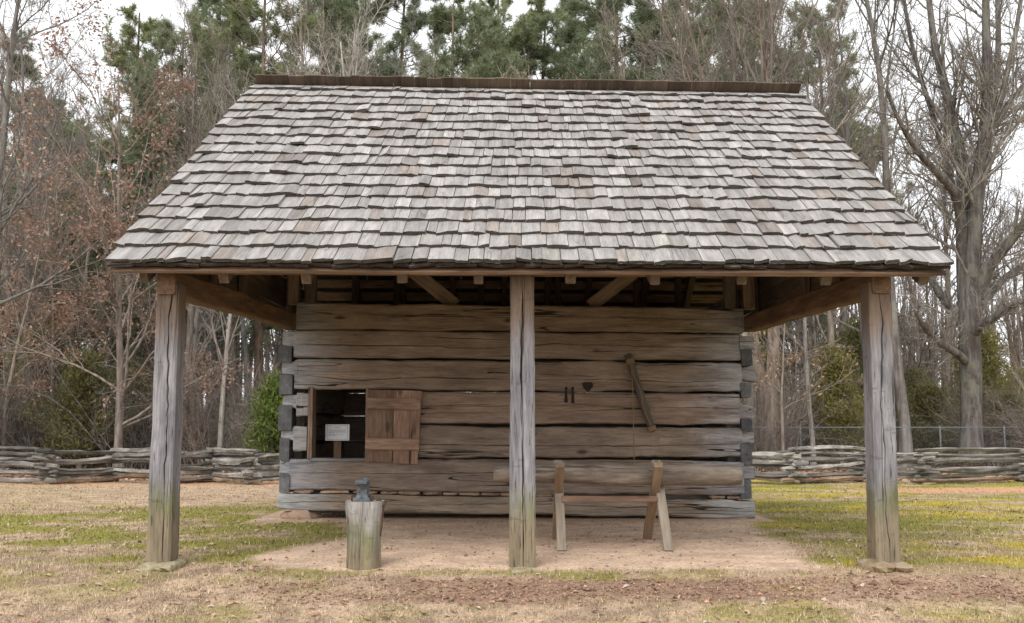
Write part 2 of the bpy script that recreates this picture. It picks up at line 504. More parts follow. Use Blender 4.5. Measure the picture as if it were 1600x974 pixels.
# ------------------------------------------------------------------ ground
C_TAN = np.array((.42, .31, .21)); C_TAN2 = np.array((.27, .195, .135)); C_GREEN = np.array((.20, .188, .040)); C_YEL = np.array((.34, .275, .03))
C_DIRT = np.array((.55, .40, .295)); C_MULCH = np.array((.25, .165, .118)); C_CLAY = np.array((.45, .255, .155)); C_LITTER = np.array((.20, .125, .082))
def strip_mask(x, y):
    """the bare drip line under the eaves"""
    yy = 6.42 + .10 * (vnoise(x * .8, 0 * x, 5) - .5) + .02 * x
    hw = .27 + .10 * (vnoise(x * 1.7, 0 * x, 9) - .5)
    m = sstep(1.25, .75, np.abs(y - yy) / hw + .35 * (fnoise(x * 5, y * 5, 3) - .5))
    return m * sstep(-2.4, -.2, x + 1.2 * (fnoise(x * 2, y * 2, 61) - .5)) * sstep(3.55, 3.15, x) * (.55 + .45 * sstep(.38, .55, fnoise(x * 1.5, y * 4, 63)))
def floor_mask(x, y):
    """the trodden dirt floor under the porch roof"""
    n = .35 * (fnoise(x * 2.2, y * 2.2, 21) - .5)
    left = np.interp(y, [6.8, 7.1, 7.5, 8.2, 9.0, 10.2], [-1.2, -1.75, -2.0, -1.75, -1.5, -1.75])
    right = np.interp(y, [6.8, 7.1, 7.5, 8.2, 9.0, 10.2], [2.1, 2.25, 2.2, 2.35, 2.4, 2.5])
    m = sstep(-.10, .12, x - left + n) * sstep(-.10, .12, right - x + n)
    m = m * sstep(6.82, 6.98, y + n * .35)
    inside = sstep(10.3, 10.5, y) * sstep(13.9, 13.7, y) * (np.abs(x) < 2.8)
    return np.maximum(m * sstep(11.0, 10.7, y), inside)
def height(x, y):
    x = np.asarray(x, float); y = np.asarray(y, float)
    z = np.interp(y, [-60, 0, 4.5, 6.2, 6.9, 7.4, 11, 20, 30, 45, 90, 160, 700],
                  [-1.0, -.62, -.30, -.10, -.012, 0, -.03, -.215, -.33, -.2, 1.3, 3.5, 8.0])
    z = z + .05 * (fnoise(x * .35, y * .35, 31) - .5) * sstep(6, 3, np.abs(y - 9)) * 0
    z = z + .03 * (fnoise(x * 1.1, y * 1.1, 33) - .5) * (1 - floor_mask(x, y) * .7)
    z = z + strip_mask(x, y) * .035 * (fnoise(x * 14, y * 14, 35) - .55)
    z = z + .06 * (fnoise(x * .3, y * .3, 37) - .5) * sstep(12, 18, y)
    return z
def zone(x, y):
    """albedo of the ground and how much grass stands on it"""
    x = np.asarray(x, float); y = np.asarray(y, float)
    a = fnoise(x * .55, y * .9, 41); b = fnoise(x * 2.3, y * 3.0, 43); c = fnoise(x * 8, y * 8, 45)
    g = sstep(.42, .55, a * .6 + b * .4 + .035 * np.clip(x, -4, 4) / 4)            # more moss to the right
    g = g * np.where(y < 6.4, .7, 1.0)
    g = g * (1 - .75 * sstep(-1.6, -3.2, x) * sstep(7.0, 6.3, y))                       # the dry lower left
    g = g * (1 - .8 * sstep(11.5, 14.0, y) * sstep(0, -2, x))
    band = sstep(6.70, 6.84, y) * sstep(7.35, 7.05, y) * sstep(-4, -2.8, x)
    porch = 1.2 * sstep(-3.6, -3.0, x) * sstep(-1.5, -2.0, x) * sstep(6.8, 7.0, y) * sstep(11.6, 10.6, y)
    rt = sstep(2.2, 2.7, x) * sstep(6.9, 7.6, y) * sstep(15.5, 12, y)
    g = np.maximum(g, np.maximum(band * .8, np.maximum(porch * .8, rt * .75)) * sstep(.3, .5, b))
    tan = C_TAN2 + (C_TAN - C_TAN2) * sstep(.35, .65, c)[..., None]
    grn = C_GREEN + (C_YEL - C_GREEN) * (sstep(.45, .7, fnoise(x * .8, y * 1.2, 47)) * sstep(.5, 3, x))[..., None]
    col = tan + (grn - tan) * np.clip(g * (.95 + .6 * (c - .5)), 0, 1)[..., None]
    dens = np.ones_like(x)
    def over(col, dens, m, c2, d2):
        return col + (c2 - col) * m[..., None], dens + (d2 - dens) * m
    halo = np.maximum(0, sstep(1.9, .9, np.abs(y - 6.40) / .30) * .7) * sstep(-2.2, -.9, x) * sstep(3.9, 3.3, x) * sstep(.40, .58, c)
    col, dens = over(col, dens, halo, np.array((.40, .29, .21)), .35)
    col, dens = over(col, dens, strip_mask(x, y), C_MULCH * 1.0, .06)
    rpad = sstep(1.1, .6, np.hypot((x - 3.0) / .75, (y - 6.85) / .38) + .4 * (c - .5))
    col, dens = over(col, dens, rpad * .7, np.array((.31, .215, .15)), .3)
    fl = C_DIRT * (.80 + .4 * fnoise(x * 2.5, y * 4, 65) )[..., None] * (1 - .16 * sstep(.56, .66, fnoise(x * 7, y * 12, 67)))[..., None]
    col, dens = over(col, dens, floor_mask(x, y), fl, 0.0)
    under = sstep(10.2, 10.55, y) * sstep(14.2, 14.0, y) * (np.abs(x) < 2.8)
    col, dens = over(col, dens, under, C_DIRT * .75, 0.0)
    clay = sstep(.9, .3, np.abs(y - (16.6 + .06 * x)) / 1.3 + .5 * (b - .5)) * sstep(5.2, 7.2, x)
    clay = np.maximum(clay, sstep(20.6, 21.3, y) * sstep(26, 24, y) * sstep(3.0, 4.5, x) * .9)
    clay = np.maximum(clay, sstep(17.6, 18.6, y) * sstep(21.5, 20.5, y) * sstep(-3, -5, x) * sstep(.42, .58, b) * .6)
    col, dens = over(col, dens, clay, C_CLAY, .15)
    wood_ = np.maximum(sstep(23.5, 26, y + 2 * (a - .5)), sstep(20.3, 21.5, y) * sstep(-3, -4, x))
    col, dens = over(col, dens, wood_, C_LITTER * 1.0, .0)
    return col, dens
def axis(segs):
    out = []
    for a, b, n in segs: out.append(np.linspace(a, b, n, endpoint=False))
    return np.concatenate(out + [np.array([segs[-1][1]])])
gx = axis([(-600, -60, 10), (-60, -16, 30), (-16, -5, 110), (-5, 5, 220), (5, 16, 110), (16, 60, 30), (60, 600, 10)])
gy = axis([(-60, 3, 20), (3, 5.2, 20), (5.2, 9, 110), (9, 14, 80), (14, 24, 80), (24, 60, 30), (60, 160, 14), (160, 700, 6)])
GX, GY = np.meshgrid(gx, gy)
fx, fy = GX.ravel(), GY.ravel()
fz = height(fx, fy)
fcol, _ = zone(fx, fy)
nx, ny = len(gx), len(gy)
ii = (np.arange(ny - 1)[:, None] * nx + np.arange(nx - 1)[None, :]).ravel()
quads = np.stack([ii, ii + 1, ii + nx + 1, ii + nx], 1)
link('ground', mesh_np('ground', np.stack([fx, fy, fz], 1), quads, tint=fcol, smooth=True, mat=M['ground']), kind='structure')
def hz(x, y): return float(height(np.array([x]), np.array([y]))[0])

# ------------------------------------------------------------------ the log shed
YW = 10.70                                     # front face of the log wall
YP = 7.10                                      # centre line of the porch posts
shed = thing('log_shed', (0.1, 10.5, 0.0), 'open fronted log shed with wood shingle roof carried on three square posts', 'shed')

# roof frame: four corners, (u along the ridge, s up the slope, n off the surface)
EL, ER = at(167, 416, 6.80), at(1487, 420, 6.80)
RL, RR = at(399, 134, 10.36), at(1250, 148, 10.36)
SL = float(np.linalg.norm((RL + RR) / 2 - (EL + ER) / 2))
RN = nrm(np.cross(ER - EL, RL - EL))
if RN[2] < 0: RN = -RN
def roofp(u, s, n=0.0):
    t = s / SL
    p = (EL * (1 - u) + ER * u) * (1 - t) + (RL * (1 - u) + RR * u) * t
    sag = -.018 * math.sin(math.pi * min(max(t, 0), 1)) + .008 * math.sin(u * 9 + 1) * (1 - abs(2 * t - 1))
    return p + RN * (n + sag)
RW = float(np.linalg.norm(ER - EL))
def shingle(mb, u0, u1, s0, length, th, lift, rng, tint):
    """split shingle: thick ragged butt, thin upper end"""
    k = 4
    V, G = [], []
    off = rng.uniform(-60, 60, 3)
    skew = rng.normal(0, .006); cup = rng.normal(0, .0035); tw = rng.normal(0, .004)
    rag = rng.normal(0, .0035, k + 1)
    for row, (s, nb, nt) in enumerate(((s0, lift, lift + th), (s0 + length * .5, lift * .5, lift * .5 + th * .6), (s0 + length, 0.001, th * .3))):
        for i in range(k + 1):
            f = i / k
            u = u0 + (u1 - u0) * f
            ds = (skew * (f - .5) * 2 + rag[i]) if row == 0 else 0
            c = cup * (1 - (2 * f - 1) ** 2) + tw * (2 * f - 1) if row < 2 else 0
            for nn in (nb, nt):
                V.append(roofp(u, s + ds, nn + c))
                G.append(off + (s, (u - u0) * RW, nn))
    def id(r, i, t): return (r * (k + 1) + i) * 2 + t
    F = []
    for r in range(2):
        for i in range(k):
            F.append((id(r, i, 1), id(r, i + 1, 1), id(r + 1, i + 1, 1), id(r + 1, i, 1)))
        F.append((id(r, 0, 0), id(r, 0, 1), id(r + 1, 0, 1), id(r + 1, 0, 0)))
        F.append((id(r, k, 1), id(r, k, 0), id(r + 1, k, 0), id(r + 1, k, 1)))
    F.append((id(0, 0, 0), id(2, 0, 0), id(2, k, 0), id(0, k, 0)))
    mb.add(V, F, G, tint)
    bv = V[:2 * (k + 1)]                                    # the butt: dark weathered end grain, its shade painted in as well
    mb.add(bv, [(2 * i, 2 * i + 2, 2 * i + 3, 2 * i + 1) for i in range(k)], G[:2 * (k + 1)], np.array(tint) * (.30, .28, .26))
def shingle_tint(rng, lower):
    v = rng.normal(1.0, .09)
    warm = rng.random()
    if warm < .07: return np.array((.82, .74, .68)) * v
    if warm < .25: return np.array((.86, .83, .80)) * v
    if lower and warm > .95: return np.array((1.0, 1.0, .92)) * v
    return np.array((1.0, .98, .965)) * v
rng = np.random.default_rng(11)
NC = 18
EXPO = SL / NC
upper = MB()
n_ind = 0
for c in range(NC):
    u = -rng.uniform(0, .006)
    base = c * EXPO
    while u < 1.0:
        w = np.clip(rng.normal(.125, .034), .065, .215) / RW
        u1 = min(u + w, 1.004)
        if 1.0 - u1 < .012: u1 = 1.0 + rng.uniform(-.002, .003)
        s0 = base + rng.normal(0, .0075)
        th = rng.uniform(.020, .031)
        L = min(.58, SL - base + .01)
        lift = .031 + rng.uniform(0, .009)
        if rng.random() < .05: lift += .012
        mb = MB() if (c < 7 and n_ind < 300) else upper
        gap = rng.uniform(.002, .007) / RW
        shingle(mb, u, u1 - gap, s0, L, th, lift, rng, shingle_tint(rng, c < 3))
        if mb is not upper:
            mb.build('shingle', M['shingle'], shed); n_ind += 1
        u = u1
u = 0                                                      # the starter course under the eave
while u < 1.0:
    w = rng.uniform(.10, .2) / RW; u1 = min(u + w, 1.0)
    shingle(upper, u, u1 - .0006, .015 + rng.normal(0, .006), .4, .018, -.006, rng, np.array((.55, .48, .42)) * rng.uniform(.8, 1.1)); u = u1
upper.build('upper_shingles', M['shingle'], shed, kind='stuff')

# rear slope: mirror of the front one, with coarser shingles
BL, BR = RL + (RL - EL) * np.array((1, 1, -1)), RR + (RR - ER) * np.array((1, 1, -1))
BL[0], BR[0] = EL[0], ER[0]
BN = RN * np.array((1, -1, 1))
def backp(u, s, n=0.0):
    t = s / SL
    return (BL * (1 - u) + BR * u) * (1 - t) + (RL * (1 - u) + RR * u) * t + BN * n
rear = MB()
for c in range(NC):
    u = 0
    while u < 1:
        u1 = min(u + rng.uniform(.16, .3) / RW, 1.0)
        s0, s1 = c * EXPO, min(c * EXPO + .45, SL)
        V = [backp(u, s0, .02), backp(u1 - .0008, s0, .02), backp(u1 - .0008, s1, .0), backp(u, s1, 0), backp(u, s0, .04), backp(u1 - .0008, s0, .04), backp(u1 - .0008, s1, .008), backp(u, s1, .008)]
        F = [(0, 1, 2, 3), (7, 6, 5, 4), (0, 4, 5, 1), (1, 5, 6, 2), (2, 6, 7, 3), (3, 7, 4, 0)]
        rear.add(V, F, np.array(V)[:, [2, 0, 1]] + rng.uniform(-9, 9, 3), np.array((.35, .33, .31)) * rng.uniform(.8, 1.2)); u = u1  # dark tint paints in the shade of the unlit undersides
rear.build('rear_shingles', M['shingle'], shed, kind='stuff')
# combed ridge: the rear slope's top course stands proud over the front one
u = 0.0
rdir = nrm((RL + RR) / 2 - (BL + BR) / 2)
while u < 1.0:
    u1 = min(u + np.clip(rng.normal(.15, .03), .09, .22) / RW, 1.0)
    if 1 - u1 < .01: u1 = 1.0
    a = (RL * (1 - u) + RR * u); b = (RL * (1 - u1) + RR * u1)
    mid = (a + b) / 2
    ext = .118 + rng.normal(0, .005)
    mb = MB()
    timber(mb, mid - rdir * .34 + BN * .040, mid + rdir * ext + BN * .045, np.linalg.norm(b - a) - .003, .017, up=BN, segs=2, ch=.002, jit=.001, tint=np.array((1, 1, 1)) * rng.uniform(.75, 1.25))
    mb.build('ridge_shingle', M['ridge'], shed)
    u = u1

# rafters and sheathing strips
def rafter(P, u, w=.075, h=.11):
    mb = MB(); N_ = RN if P is roofp else BN
    timber(mb, P(u, .10, -.135), P(u, SL - .05, -.135), w, h, up=N_, segs=6, ch=.006, jit=.004, tint=np.array((1, 1, 1)) * rng.uniform(.8, 1.2))
    mb.build('rafter', M['rafter'], shed)
for u in np.linspace(.03, .97, 10):
    rafter(roofp, u + rng.normal(0, .006)); rafter(backp, u + rng.normal(0, .006))
for c in range(NC):
    for P, N_ in ((roofp, RN), (backp, BN)):
        mb = MB(); s = min(c * EXPO + .10, SL - .08) if c else .045
        timber(mb, P(.004, s, -.05), P(.996, s, -.05), .15 if P is backp else .09, .028, up=N_, segs=10, ch=.004, jit=.004, tint=np.array((1, 1, 1)) * rng.uniform(.75, 1.25) * (2.0 if P is backp else 1.0))
        mb.build('sheathing_strip', M['brown'] if P is backp else (M['rafter'] if c else M['beam']), shed)
# eave plate on the post tops, end blocks of rafters under the eave
mb = MB()
pl, pr = at(268, 426, YP), at(1368, 430, YP)
timber(mb, pl + (-.12, 0, .04), pr + (.12, 0, .04), .15, .10, segs=12, ch=.012, jit=.005)
mb.build('eave_plate', M['beam'], shed)
for px in (342, 372, 465, 585, 700, 815, 925, 1062, 1180, 1295):
    mb = MB(); c = at(px, 419.0, 6.90)
    timber(mb, c + (0, -.02, -.002), c + (0, .5, .30), .085, .05, segs=3, ch=.006, jit=.003, tint=np.array((1.1, .95, .85)) * rng.uniform(.7, 1.1))
    mb.build('rafter_tail', M['beam'], shed)

# posts: (front face left/right at the bottom, at the top)
def post(pxb, pyb, pxt, pyt, wpx, dep, label, goff=0.0):
    b, t = at(pxb, pyb, YP - dep / 2), at(pxt, pyt, YP - dep / 2)
    w = wpx * 7.0 / FPX
    b = b + (0, dep / 2, -.025); t = t + (0, dep / 2, 0)
    mb = MB()
    timber(mb, b, t, w, dep, up=(0, 1, 0), segs=34, ch=.013, jit=.0035, k=5, taper=.97, groove=('b-', goff, .0045, .03))
    o = mb.build('post', M['post'], shed); o['label'] = label
post(246, 881, 261, 442, 37, .19, 'grey weathered post at the left corner, mossy near its foot', -.02)
post(816.5, 889, 815.5, 426, 41, .18, 'cracked grey post in the middle of the porch front')
post(1390, 881, 1376, 441, 36, .20, 'grey axe marked post at the right corner', .012)
# tie beams from the corner posts back to the wall
for fx_, wx_ in (((259, 423, 441), (452, 487, 516)), ((1378, 421, 440), (1173, 490, 522))):
    f0 = (at(fx_[0], fx_[1], 6.98) + at(fx_[0], fx_[2] + 16, 6.98)) / 2
    w0 = (at(wx_[0], wx_[1], YW) + at(wx_[0], wx_[2], YW)) / 2
    w0[1] = YW + .12
    mb = MB(); timber(mb, f0, w0, .135, .185, segs=14, ch=.014, jit=.006, k=6)
    mb.build('tie_beam', M['beam'], shed)
# gable boarding above the tie beams, with studs
for sx, X in ((-1, EL[0] + .13), (1, ER[0] - .13)):
    zr = lambda y: 2.02 + ((y - 6.8) * .752 if y < 10.36 else (13.92 - y) * .752)
    for k in range(13):
        z = 2.30 + k * .19
        y0, y1 = 6.8 + (z + .2 - 2.06) / .752, 13.92 - (z + .2 - 2.06) / .752
        if y1 - y0 < .3: break
        mb = MB(); timber(mb, (X, max(y0, 7.0), z), (X, y1, z), .022, .185, segs=6, ch=.003, jit=.003, tint=np.array((1, 1, 1)) * rng.uniform(.8, 1.2))
        mb.build('gable_board', M['rafter'], shed)
    for y in (7.9, 8.7, 9.6, 11.6, 12.6):
        mb = MB(); top = zr(y) - .06
        timber(mb, (X - sx * .06, y, 2.15), (X - sx * .06, y, top), .07, .09, up=(0, 1, 0), segs=4, ch=.005, jit=.003, tint=np.array((1.3, 1.25, 1.2)) * rng.uniform(.8, 1.1))
        mb.build('gable_stud', M['rafter'], shed)

# front wall logs: left px, right px, y at left top/bottom, y at right top/bottom
LOGT = .17
def frontlog(x0, x1, yl0, yl1, yr0, yr1, seed, tongue_l=None, tongue_r=None, tint=(1, 1, 1), front=0.0, jit=.006):
    a = (at(x0, yl0, YW) + at(x0, yl1, YW)) / 2; b = (at(x1, yr0, YW) + at(x1, yr1, YW)) / 2
    hl = at(x0, yl0, YW)[2] - at(x0, yl1, YW)[2]; hr = at(x1, yr0, YW)[2] - at(x1, yr1, YW)[2]
    a = a + (0, LOGT / 2 - front, 0); b = b + (0, LOGT / 2 - front, 0)
    mb = MB()
    timber(mb, a, b, LOGT, hl, segs=56 if x1 - x0 > 100 else 6, ch=.016, jit=jit, k=12, taper=hr / hl, tint=tint, seed=seed, groove=('a+', hl * (.12 - .07 * (seed % 4)), .004, .022) if x1 - x0 > 100 else None)
    for tg, base in ((tongue_l, x0), (tongue_r, x1)):
        if tg is None: continue
        xe, y0, y1, y2, y3 = tg                    # end px, y range at the body, y range at the end: a half dovetail
        p, q = (at(base, y0, YW) + at(base, y1, YW)) / 2, (at(xe, y2, YW) + at(xe, y3, YW)) / 2
        h0 = at(base, y0, YW)[2] - at(base, y1, YW)[2]; h1 = at(xe, y2, YW)[2] - at(xe, y3, YW)[2]
        inward = .03 if xe < base else -.03
        timber(mb, p + (inward, LOGT / 2 + .006, 0), q + (0, LOGT / 2 + .006, 0), LOGT, h0, segs=4, ch=.012, jit=.004, taper=h1 / h0, tint=np.array(tint) * .95)
    return mb.build('log', M['log'], shed)
frontlog(463, 1162, 473, 514, 482, 520, 1, (440, 488, 512, 490, 510), (1180, 494, 518, 494, 516))
frontlog(459, 1160, 516, 559, 523, 562, 2, (440, 516, 543, 518, 541), (1179, 525, 548, 526, 546))
frontlog(460, 1159, 562, 608, 568, 613, 3, (439, 564, 586, 566, 585), (1180, 574, 594, 573, 597), jit=.009)
frontlog(463, 481, 614, 651, 615, 650, 4, (441, 616, 640, 618, 634), None, (1.05, 1.05, 1.05), jit=.003)
frontlog(573, 1156, 611, 661, 616, 663, 5, None, (1177, 632, 655, 636, 654), (1.05, 1.0, .97))
frontlog(458, 479, 666, 706, 667, 705, 6, (438, 668, 690, 671, 684), None, (1.05, 1.05, 1.05), jit=.003)
frontlog(571, 1160, 666, 714, 669, 715, 7, None, (1179, 675, 694, 676, 692), jit=.008)
frontlog(452, 1162, 718, 766, 720, 775, 8, (436, 718, 742, 719, 740), (1180, 728, 750, 729, 749), (.92, .92, .94), jit=.008)
frontlog(434, 1179, 772, 797, 782, 810, 9, None, None, (1.12, 1.14, 1.08), front=.02)
# side wall logs: their hewn ends stand in the corner between the front logs
def sidelog(px0, px1, y0, y1, seed, y2=13.75):
    a, b = at(px0, y0, YW), at(px1, y1, YW)
    w, h = b[0] - a[0], a[2] - b[2]
    c = (a + b) / 2
    if c[0] > 0: c[0] -= .02
    mb = MB()
    timber(mb, c + (0, -.012, 0), c + (0, y2 - YW, 0), w, h, segs=8, ch=.01, jit=.004, seed=seed, tint=np.array((1, 1, 1)) * (1 + .25 * math.sin(seed * 3.7)))
    mb.build('side_log', M['log_end'], shed)
for i, (y0, y1) in enumerate(((541, 567), (586, 617), (634, 674), (685, 719), (741, 771))):
    sidelog(436 + (i % 2), 456 - (i > 2) * 4, y0, y1, 20 + i)
for i, (y0, y1) in enumerate(((546, 572), (597, 621), (655, 675), (693, 727), (750, 781))):
    sidelog(1160, 1178, y0, y1, 30 + i)
def plainlog(p, q, t, h, seed, mat='inner'):
    mb = MB(); timber(mb, p, q, t, h, segs=14, ch=.02, jit=.008, seed=seed, tint=np.array((1, 1, 1)) * (1 + .15 * math.sin(seed)))
    mb.build('log', M[mat], shed)
for i in range(7):                                                    # rear wall and the insides of the side walls
    z = .26 + i * .335
    plainlog((-2.45, 13.65, z), (2.5, 13.65, z), .16, .326, 50 + i)
    plainlog((-2.40, 10.92, z + .02), (-2.40, 13.6, z + .02), .10, .30, 60 + i)
    plainlog((2.48, 10.92, z + .02), (2.48, 13.6, z + .02), .10, .30, 70 + i)
mb = MB(); timber(mb, (-2.4, 10.99, .17), (2.45, 10.99, .13), .20, .30, segs=10, ch=.02, jit=.006); mb.build('floor_sill', M['inner'], shed)
# chinking stones in the gap over the sill
for i, (x0, x1) in enumerate(((456, 489), (497, 545), (551, 588), (592, 620), (621, 657), (660, 690), (691, 716), (718, 748), (750, 781), (783, 798), (838, 862), (1108, 1134), (1137, 1158))):
    t = (x0 - 434) / 745; yc = 768.5 + 10 * t
    a, b = at(x0, yc, YW), at(x1, yc, YW)
    mb = MB(); c = (a + b) / 2 + (0, .07, 0)
    rock(mb, c, ((b[0] - a[0]) / 2, .06, .020), 80 + i, np.array((1.0, .95, .85)) * rng.uniform(.8, 1.15), flat=.9)
    mb.build('chinking_stone', M['stone'], shed)
# corner posts and braces between the wall top and the roof
for px, y in ((459, 476), (1169, 484), (486, 475), (1140, 483)):
    a = at(px, y, YW + .07)
    mb = MB(); timber(mb, a, (a[0], a[1], 4.0), .12, .12, up=(0, 1, 0), segs=6, ch=.006, jit=.004, tint=(1.5, 1.4, 1.3) if px in (459, 1169) else (.9, .9, .9))
    mb.build('wall_stud', M['rafter'], shed)
for (xa, ya), (xb, yb) in (((712, 478), (655, 432)), ((922, 479), (983, 432))):
    a, b = at(xa, ya, YW + .16), at(xb, yb, YW + .16)
    b = a + (b - a) * 3.2
    mb = MB(); timber(mb, a, b, .06, .15, up=nrm(np.cross(b - a, (0, 1, 0))), segs=6, ch=.006, jit=.003, tint=(1.5, 1.42, 1.35))
    mb.build('brace', M['rafter'], shed)
for px in (555, 620, 752, 872, 995, 1060):
    a = at(px, 476, 12.6)
    mb = MB(); timber(mb, (a[0], 12.6, 2.25), (a[0], 12.6, 3.0), .085, .07, up=(0, 1, 0), segs=4, ch=.005, jit=.003, tint=(.8, .8, .8))
    mb.build('wall_stud', M['rafter'], shed)
mb = MB(); timber(mb, (-2.5, YW + .16, 4.02), (2.6, YW + .16, 4.02), .12, .12, segs=8, ch=.01, jit=.004); mb.build('collar_beam', M['rafter'], shed)

# window: jambs and the board shutter hung on the right-hand one
for (xa, xb, y0, y1) in ((480.5, 487.5, 605, 718), (570.5, 574.5, 607, 718)):
    p, q = at((xa + xb) / 2, y1, YW), at((xa + xb) / 2 + 2, y0, YW)
    w = (xb - xa) * 10.7 / FPX
    mb = MB(); timber(mb, p + (0, .085, 0), q + (0, .085, 0), w, .20, up=(0, 1, 0), segs=5, ch=.004, jit=.002)
    mb.build('window_jamb', M['brown'], shed)
mb = MB(); p, q = at(484, 718.5, YW), at(572, 719.5, YW)
timber(mb, p + (0, .10, .0), q + (0, .10, 0), .215, .03, segs=6, ch=.006, jit=.002, tint=(1.5, 1.5, 1.5)); mb.build('window_sill', M['log_end'], shed)
sh_c = at(614, 664, YW)
shutter = link('shutter', None, shed, 'brown board shutter swung open beside the window hole')
shutter.location = Vector(sh_c - np.array(shed.location))
YS = YW - .035
def sboard(name, pts_top, pts_bot, y, th, tint):
    a = at(*pts_bot[0], y); b = at(*pts_bot[1], y); c = at(*pts_top[0], y); d = at(*pts_top[1], y)
    mb = MB(); timber(mb, (a + b) / 2, (c + d) / 2, np.linalg.norm(b - a), th, up=(0, 1, 0), segs=6, ch=.003, jit=.0015, taper=np.linalg.norm(d - c) / np.linalg.norm(b - a), tint=tint)
    mb.build(name, M['brown'], shutter)
sboard('board', ((574, 609), (615.2, 610)), ((570.5, 720), (613, 724)), YS, .022, (.80, .72, .68))
sboard('board', ((616, 610), (660, 611)), ((613.8, 724), (652, 725.5)), YS - .004, .022, (1.2, 1.1, 1.05))
for (xa, xb, y0, y1) in ((574, 657, 622, 640), (571, 655, 684, 703)):
    p, q = at(xa, (y0 + y1) / 2, YS - .030), at(xb, (y0 + y1) / 2 + 1.5, YS - .030)
    mb = MB(); timber(mb, p, q, .038, (y1 - y0) * 10.65 / FPX, segs=5, ch=.014, jit=.0015, tint=(1.3, 1.22, 1.15)); mb.build('cross_batten', M['brown'], shutter)

# foundation and post stones
for (xa, xb, y0, y1, Y, dz, mat, nm) in ((438, 496, 799, 824, 10.62, .16, 'stone', 'foundation_stone'), (1128, 1181, 809, 819, 10.62, .16, 'stone', 'foundation_stone')):
    a, b = at(xa, y0, Y), at(xb, y1, Y)
    mb = MB(); c = (a + b) / 2
    rock(mb, c + (0, .14, -.012), ((b[0] - a[0]) / 2, dz, (a[2] - b[2]) * .62), int(xa), (1, .95, .9), flat=.9); mb.build(nm, M[mat], shed)
for i, (px, pw, y0, y1) in enumerate(((249, 22, 881, 897), (273, 11, 879, 893), (817, 23, 887, 899), (1367, 20, 878, 893), (1398, 18, 879, 893))):
    a, b = at(px - pw, y0, YP - .05), at(px + pw, y1, YP - .05)
    mb = MB(); c = (a + b) / 2 + (0, -.03, .008)
    rock(mb, c, ((b[0] - a[0]) / 2 * 1.15, .17 + .02 * (i % 2), (a[2] - b[2]) * .60), 130 + i, (1, 1, 1) if i < 3 else (.95, .85, .85), flat=.9); mb.build('post_stone', M['moss_stone'], shed)

# ------------------------------------------------------------------ things in and on the shed
# printed notice on a short post inside the window
sg = at(527.5, 676, 10.98)
sign = thing('notice_sign', (sg[0], 10.98, 0), 'small white printed notice on a brown post inside the window hole', 'sign')
mb = MB(); w, h = 37 * 10.98 / FPX, 25 * 10.98 / FPX
timber(mb, (sg[0] - w / 2, 10.97, sg[2]), (sg[0] + w / 2, 10.97, sg[2]), .012, h, segs=2, ch=.001, jit=0); mb.build('sign_board', M['paper'], sign)
ink = MB()
def inkbar(x0, x1, z, t):
    timber(ink, (sg[0] + (x0 - .5) * w, 10.9625, sg[2] + (.5 - z) * h), (sg[0] + (x1 - .5) * w, 10.9625, sg[2] + (.5 - z) * h), .0012, t * h, segs=1, ch=.0001, jit=0)
for z in (.062, .935): inkbar(.075, .93, z, .02)
for x in (.075, .93):
    timber(ink, (sg[0] + (x - .5) * w, 10.9625, sg[2] - .435 * h), (sg[0] + (x - .5) * w, 10.9625, sg[2] + .438 * h), .004, .0012, up=(0, 1, 0), segs=1, ch=.0001, jit=0)
r2 = np.random.default_rng(3)
for z, x0, x1 in ((.20, .37, .64), (.345, .14, .84), (.395, .14, .86), (.445, .14, .85), (.495, .14, .87), (.545, .14, .38), (.625, .13, .76), (.675, .13, .48)):
    x = x0                                          # rows of small word-shaped marks, too fine to read
    while x < x1:
        e = min(x + r2.uniform(.018, .06), x1); inkbar(x, e, z, .020 if z > .25 else .03); x = e + .012
ink.build('print', M['ink'], sign)
mb = MB(); timber(mb, (sg[0] - .003, 11.02, -.02), (sg[0] - .003, 11.02, sg[2] + .02), 11.5 * 11 / FPX, .05, up=(0, 1, 0), segs=4, ch=.003, jit=.001); mb.build('sign_post', M['sawbuck_red'], sign)

# chopping block stump with anvil and tongs
sy = 7.02
sb, st = at(564, 890, sy - .12), at(566, 785, sy - .12)
sb[1] = st[1] = sy; sb[2] = hz(sb[0], sy) - .01
stump = thing('stump', (sb[0], sy, 0), 'upright mossy log stump standing on the dirt floor as anvil block', 'stump')
mb = MB(); r2 = np.random.default_rng(5)
zs = np.linspace(0, 1, 12); NSD = 20
V, G, F = [], [], []
ang = np.linspace(0, 2 * math.pi, NSD, endpoint=False)
lob = 1 + .035 * np.sin(2 * ang + 1) + .03 * np.sin(3 * ang) + r2.normal(0, .012, NSD)
for i, t in enumerate(zs):
    c = sb * (1 - t) + st * t
    rr = .119 * (1 + .15 * sstep(.62, .95, t) - .02 * (t > .985) + .03 * sstep(.15, 0, t))
    for j in range(NSD):
        k = rr * lob[j] * (1 + r2.normal(0, .008)) * (1 - (.06 if j == 16 else 0))
        V.append(c + (math.cos(ang[j]) * k, math.sin(ang[j]) * k, 0)); G.append((c[2], math.cos(ang[j]) * k, math.sin(ang[j]) * k))
for i in range(11):
    for j in range(NSD):
        j2 = (j + 1) % NSD; F.append((i * NSD + j, i * NSD + j2, (i + 1) * NSD + j2, (i + 1) * NSD + j))
F.append(tuple(11 * NSD + j for j in range(NSD)))
mb.add(V, F, G); mb.build('block', M['stump'], stump)
az = st[2]
ax = at(566.5, 780, sy - .03)[0]
anvil = thing('anvil', (ax, sy, az), 'small blue grey steel anvil sitting on the stump', 'anvil')
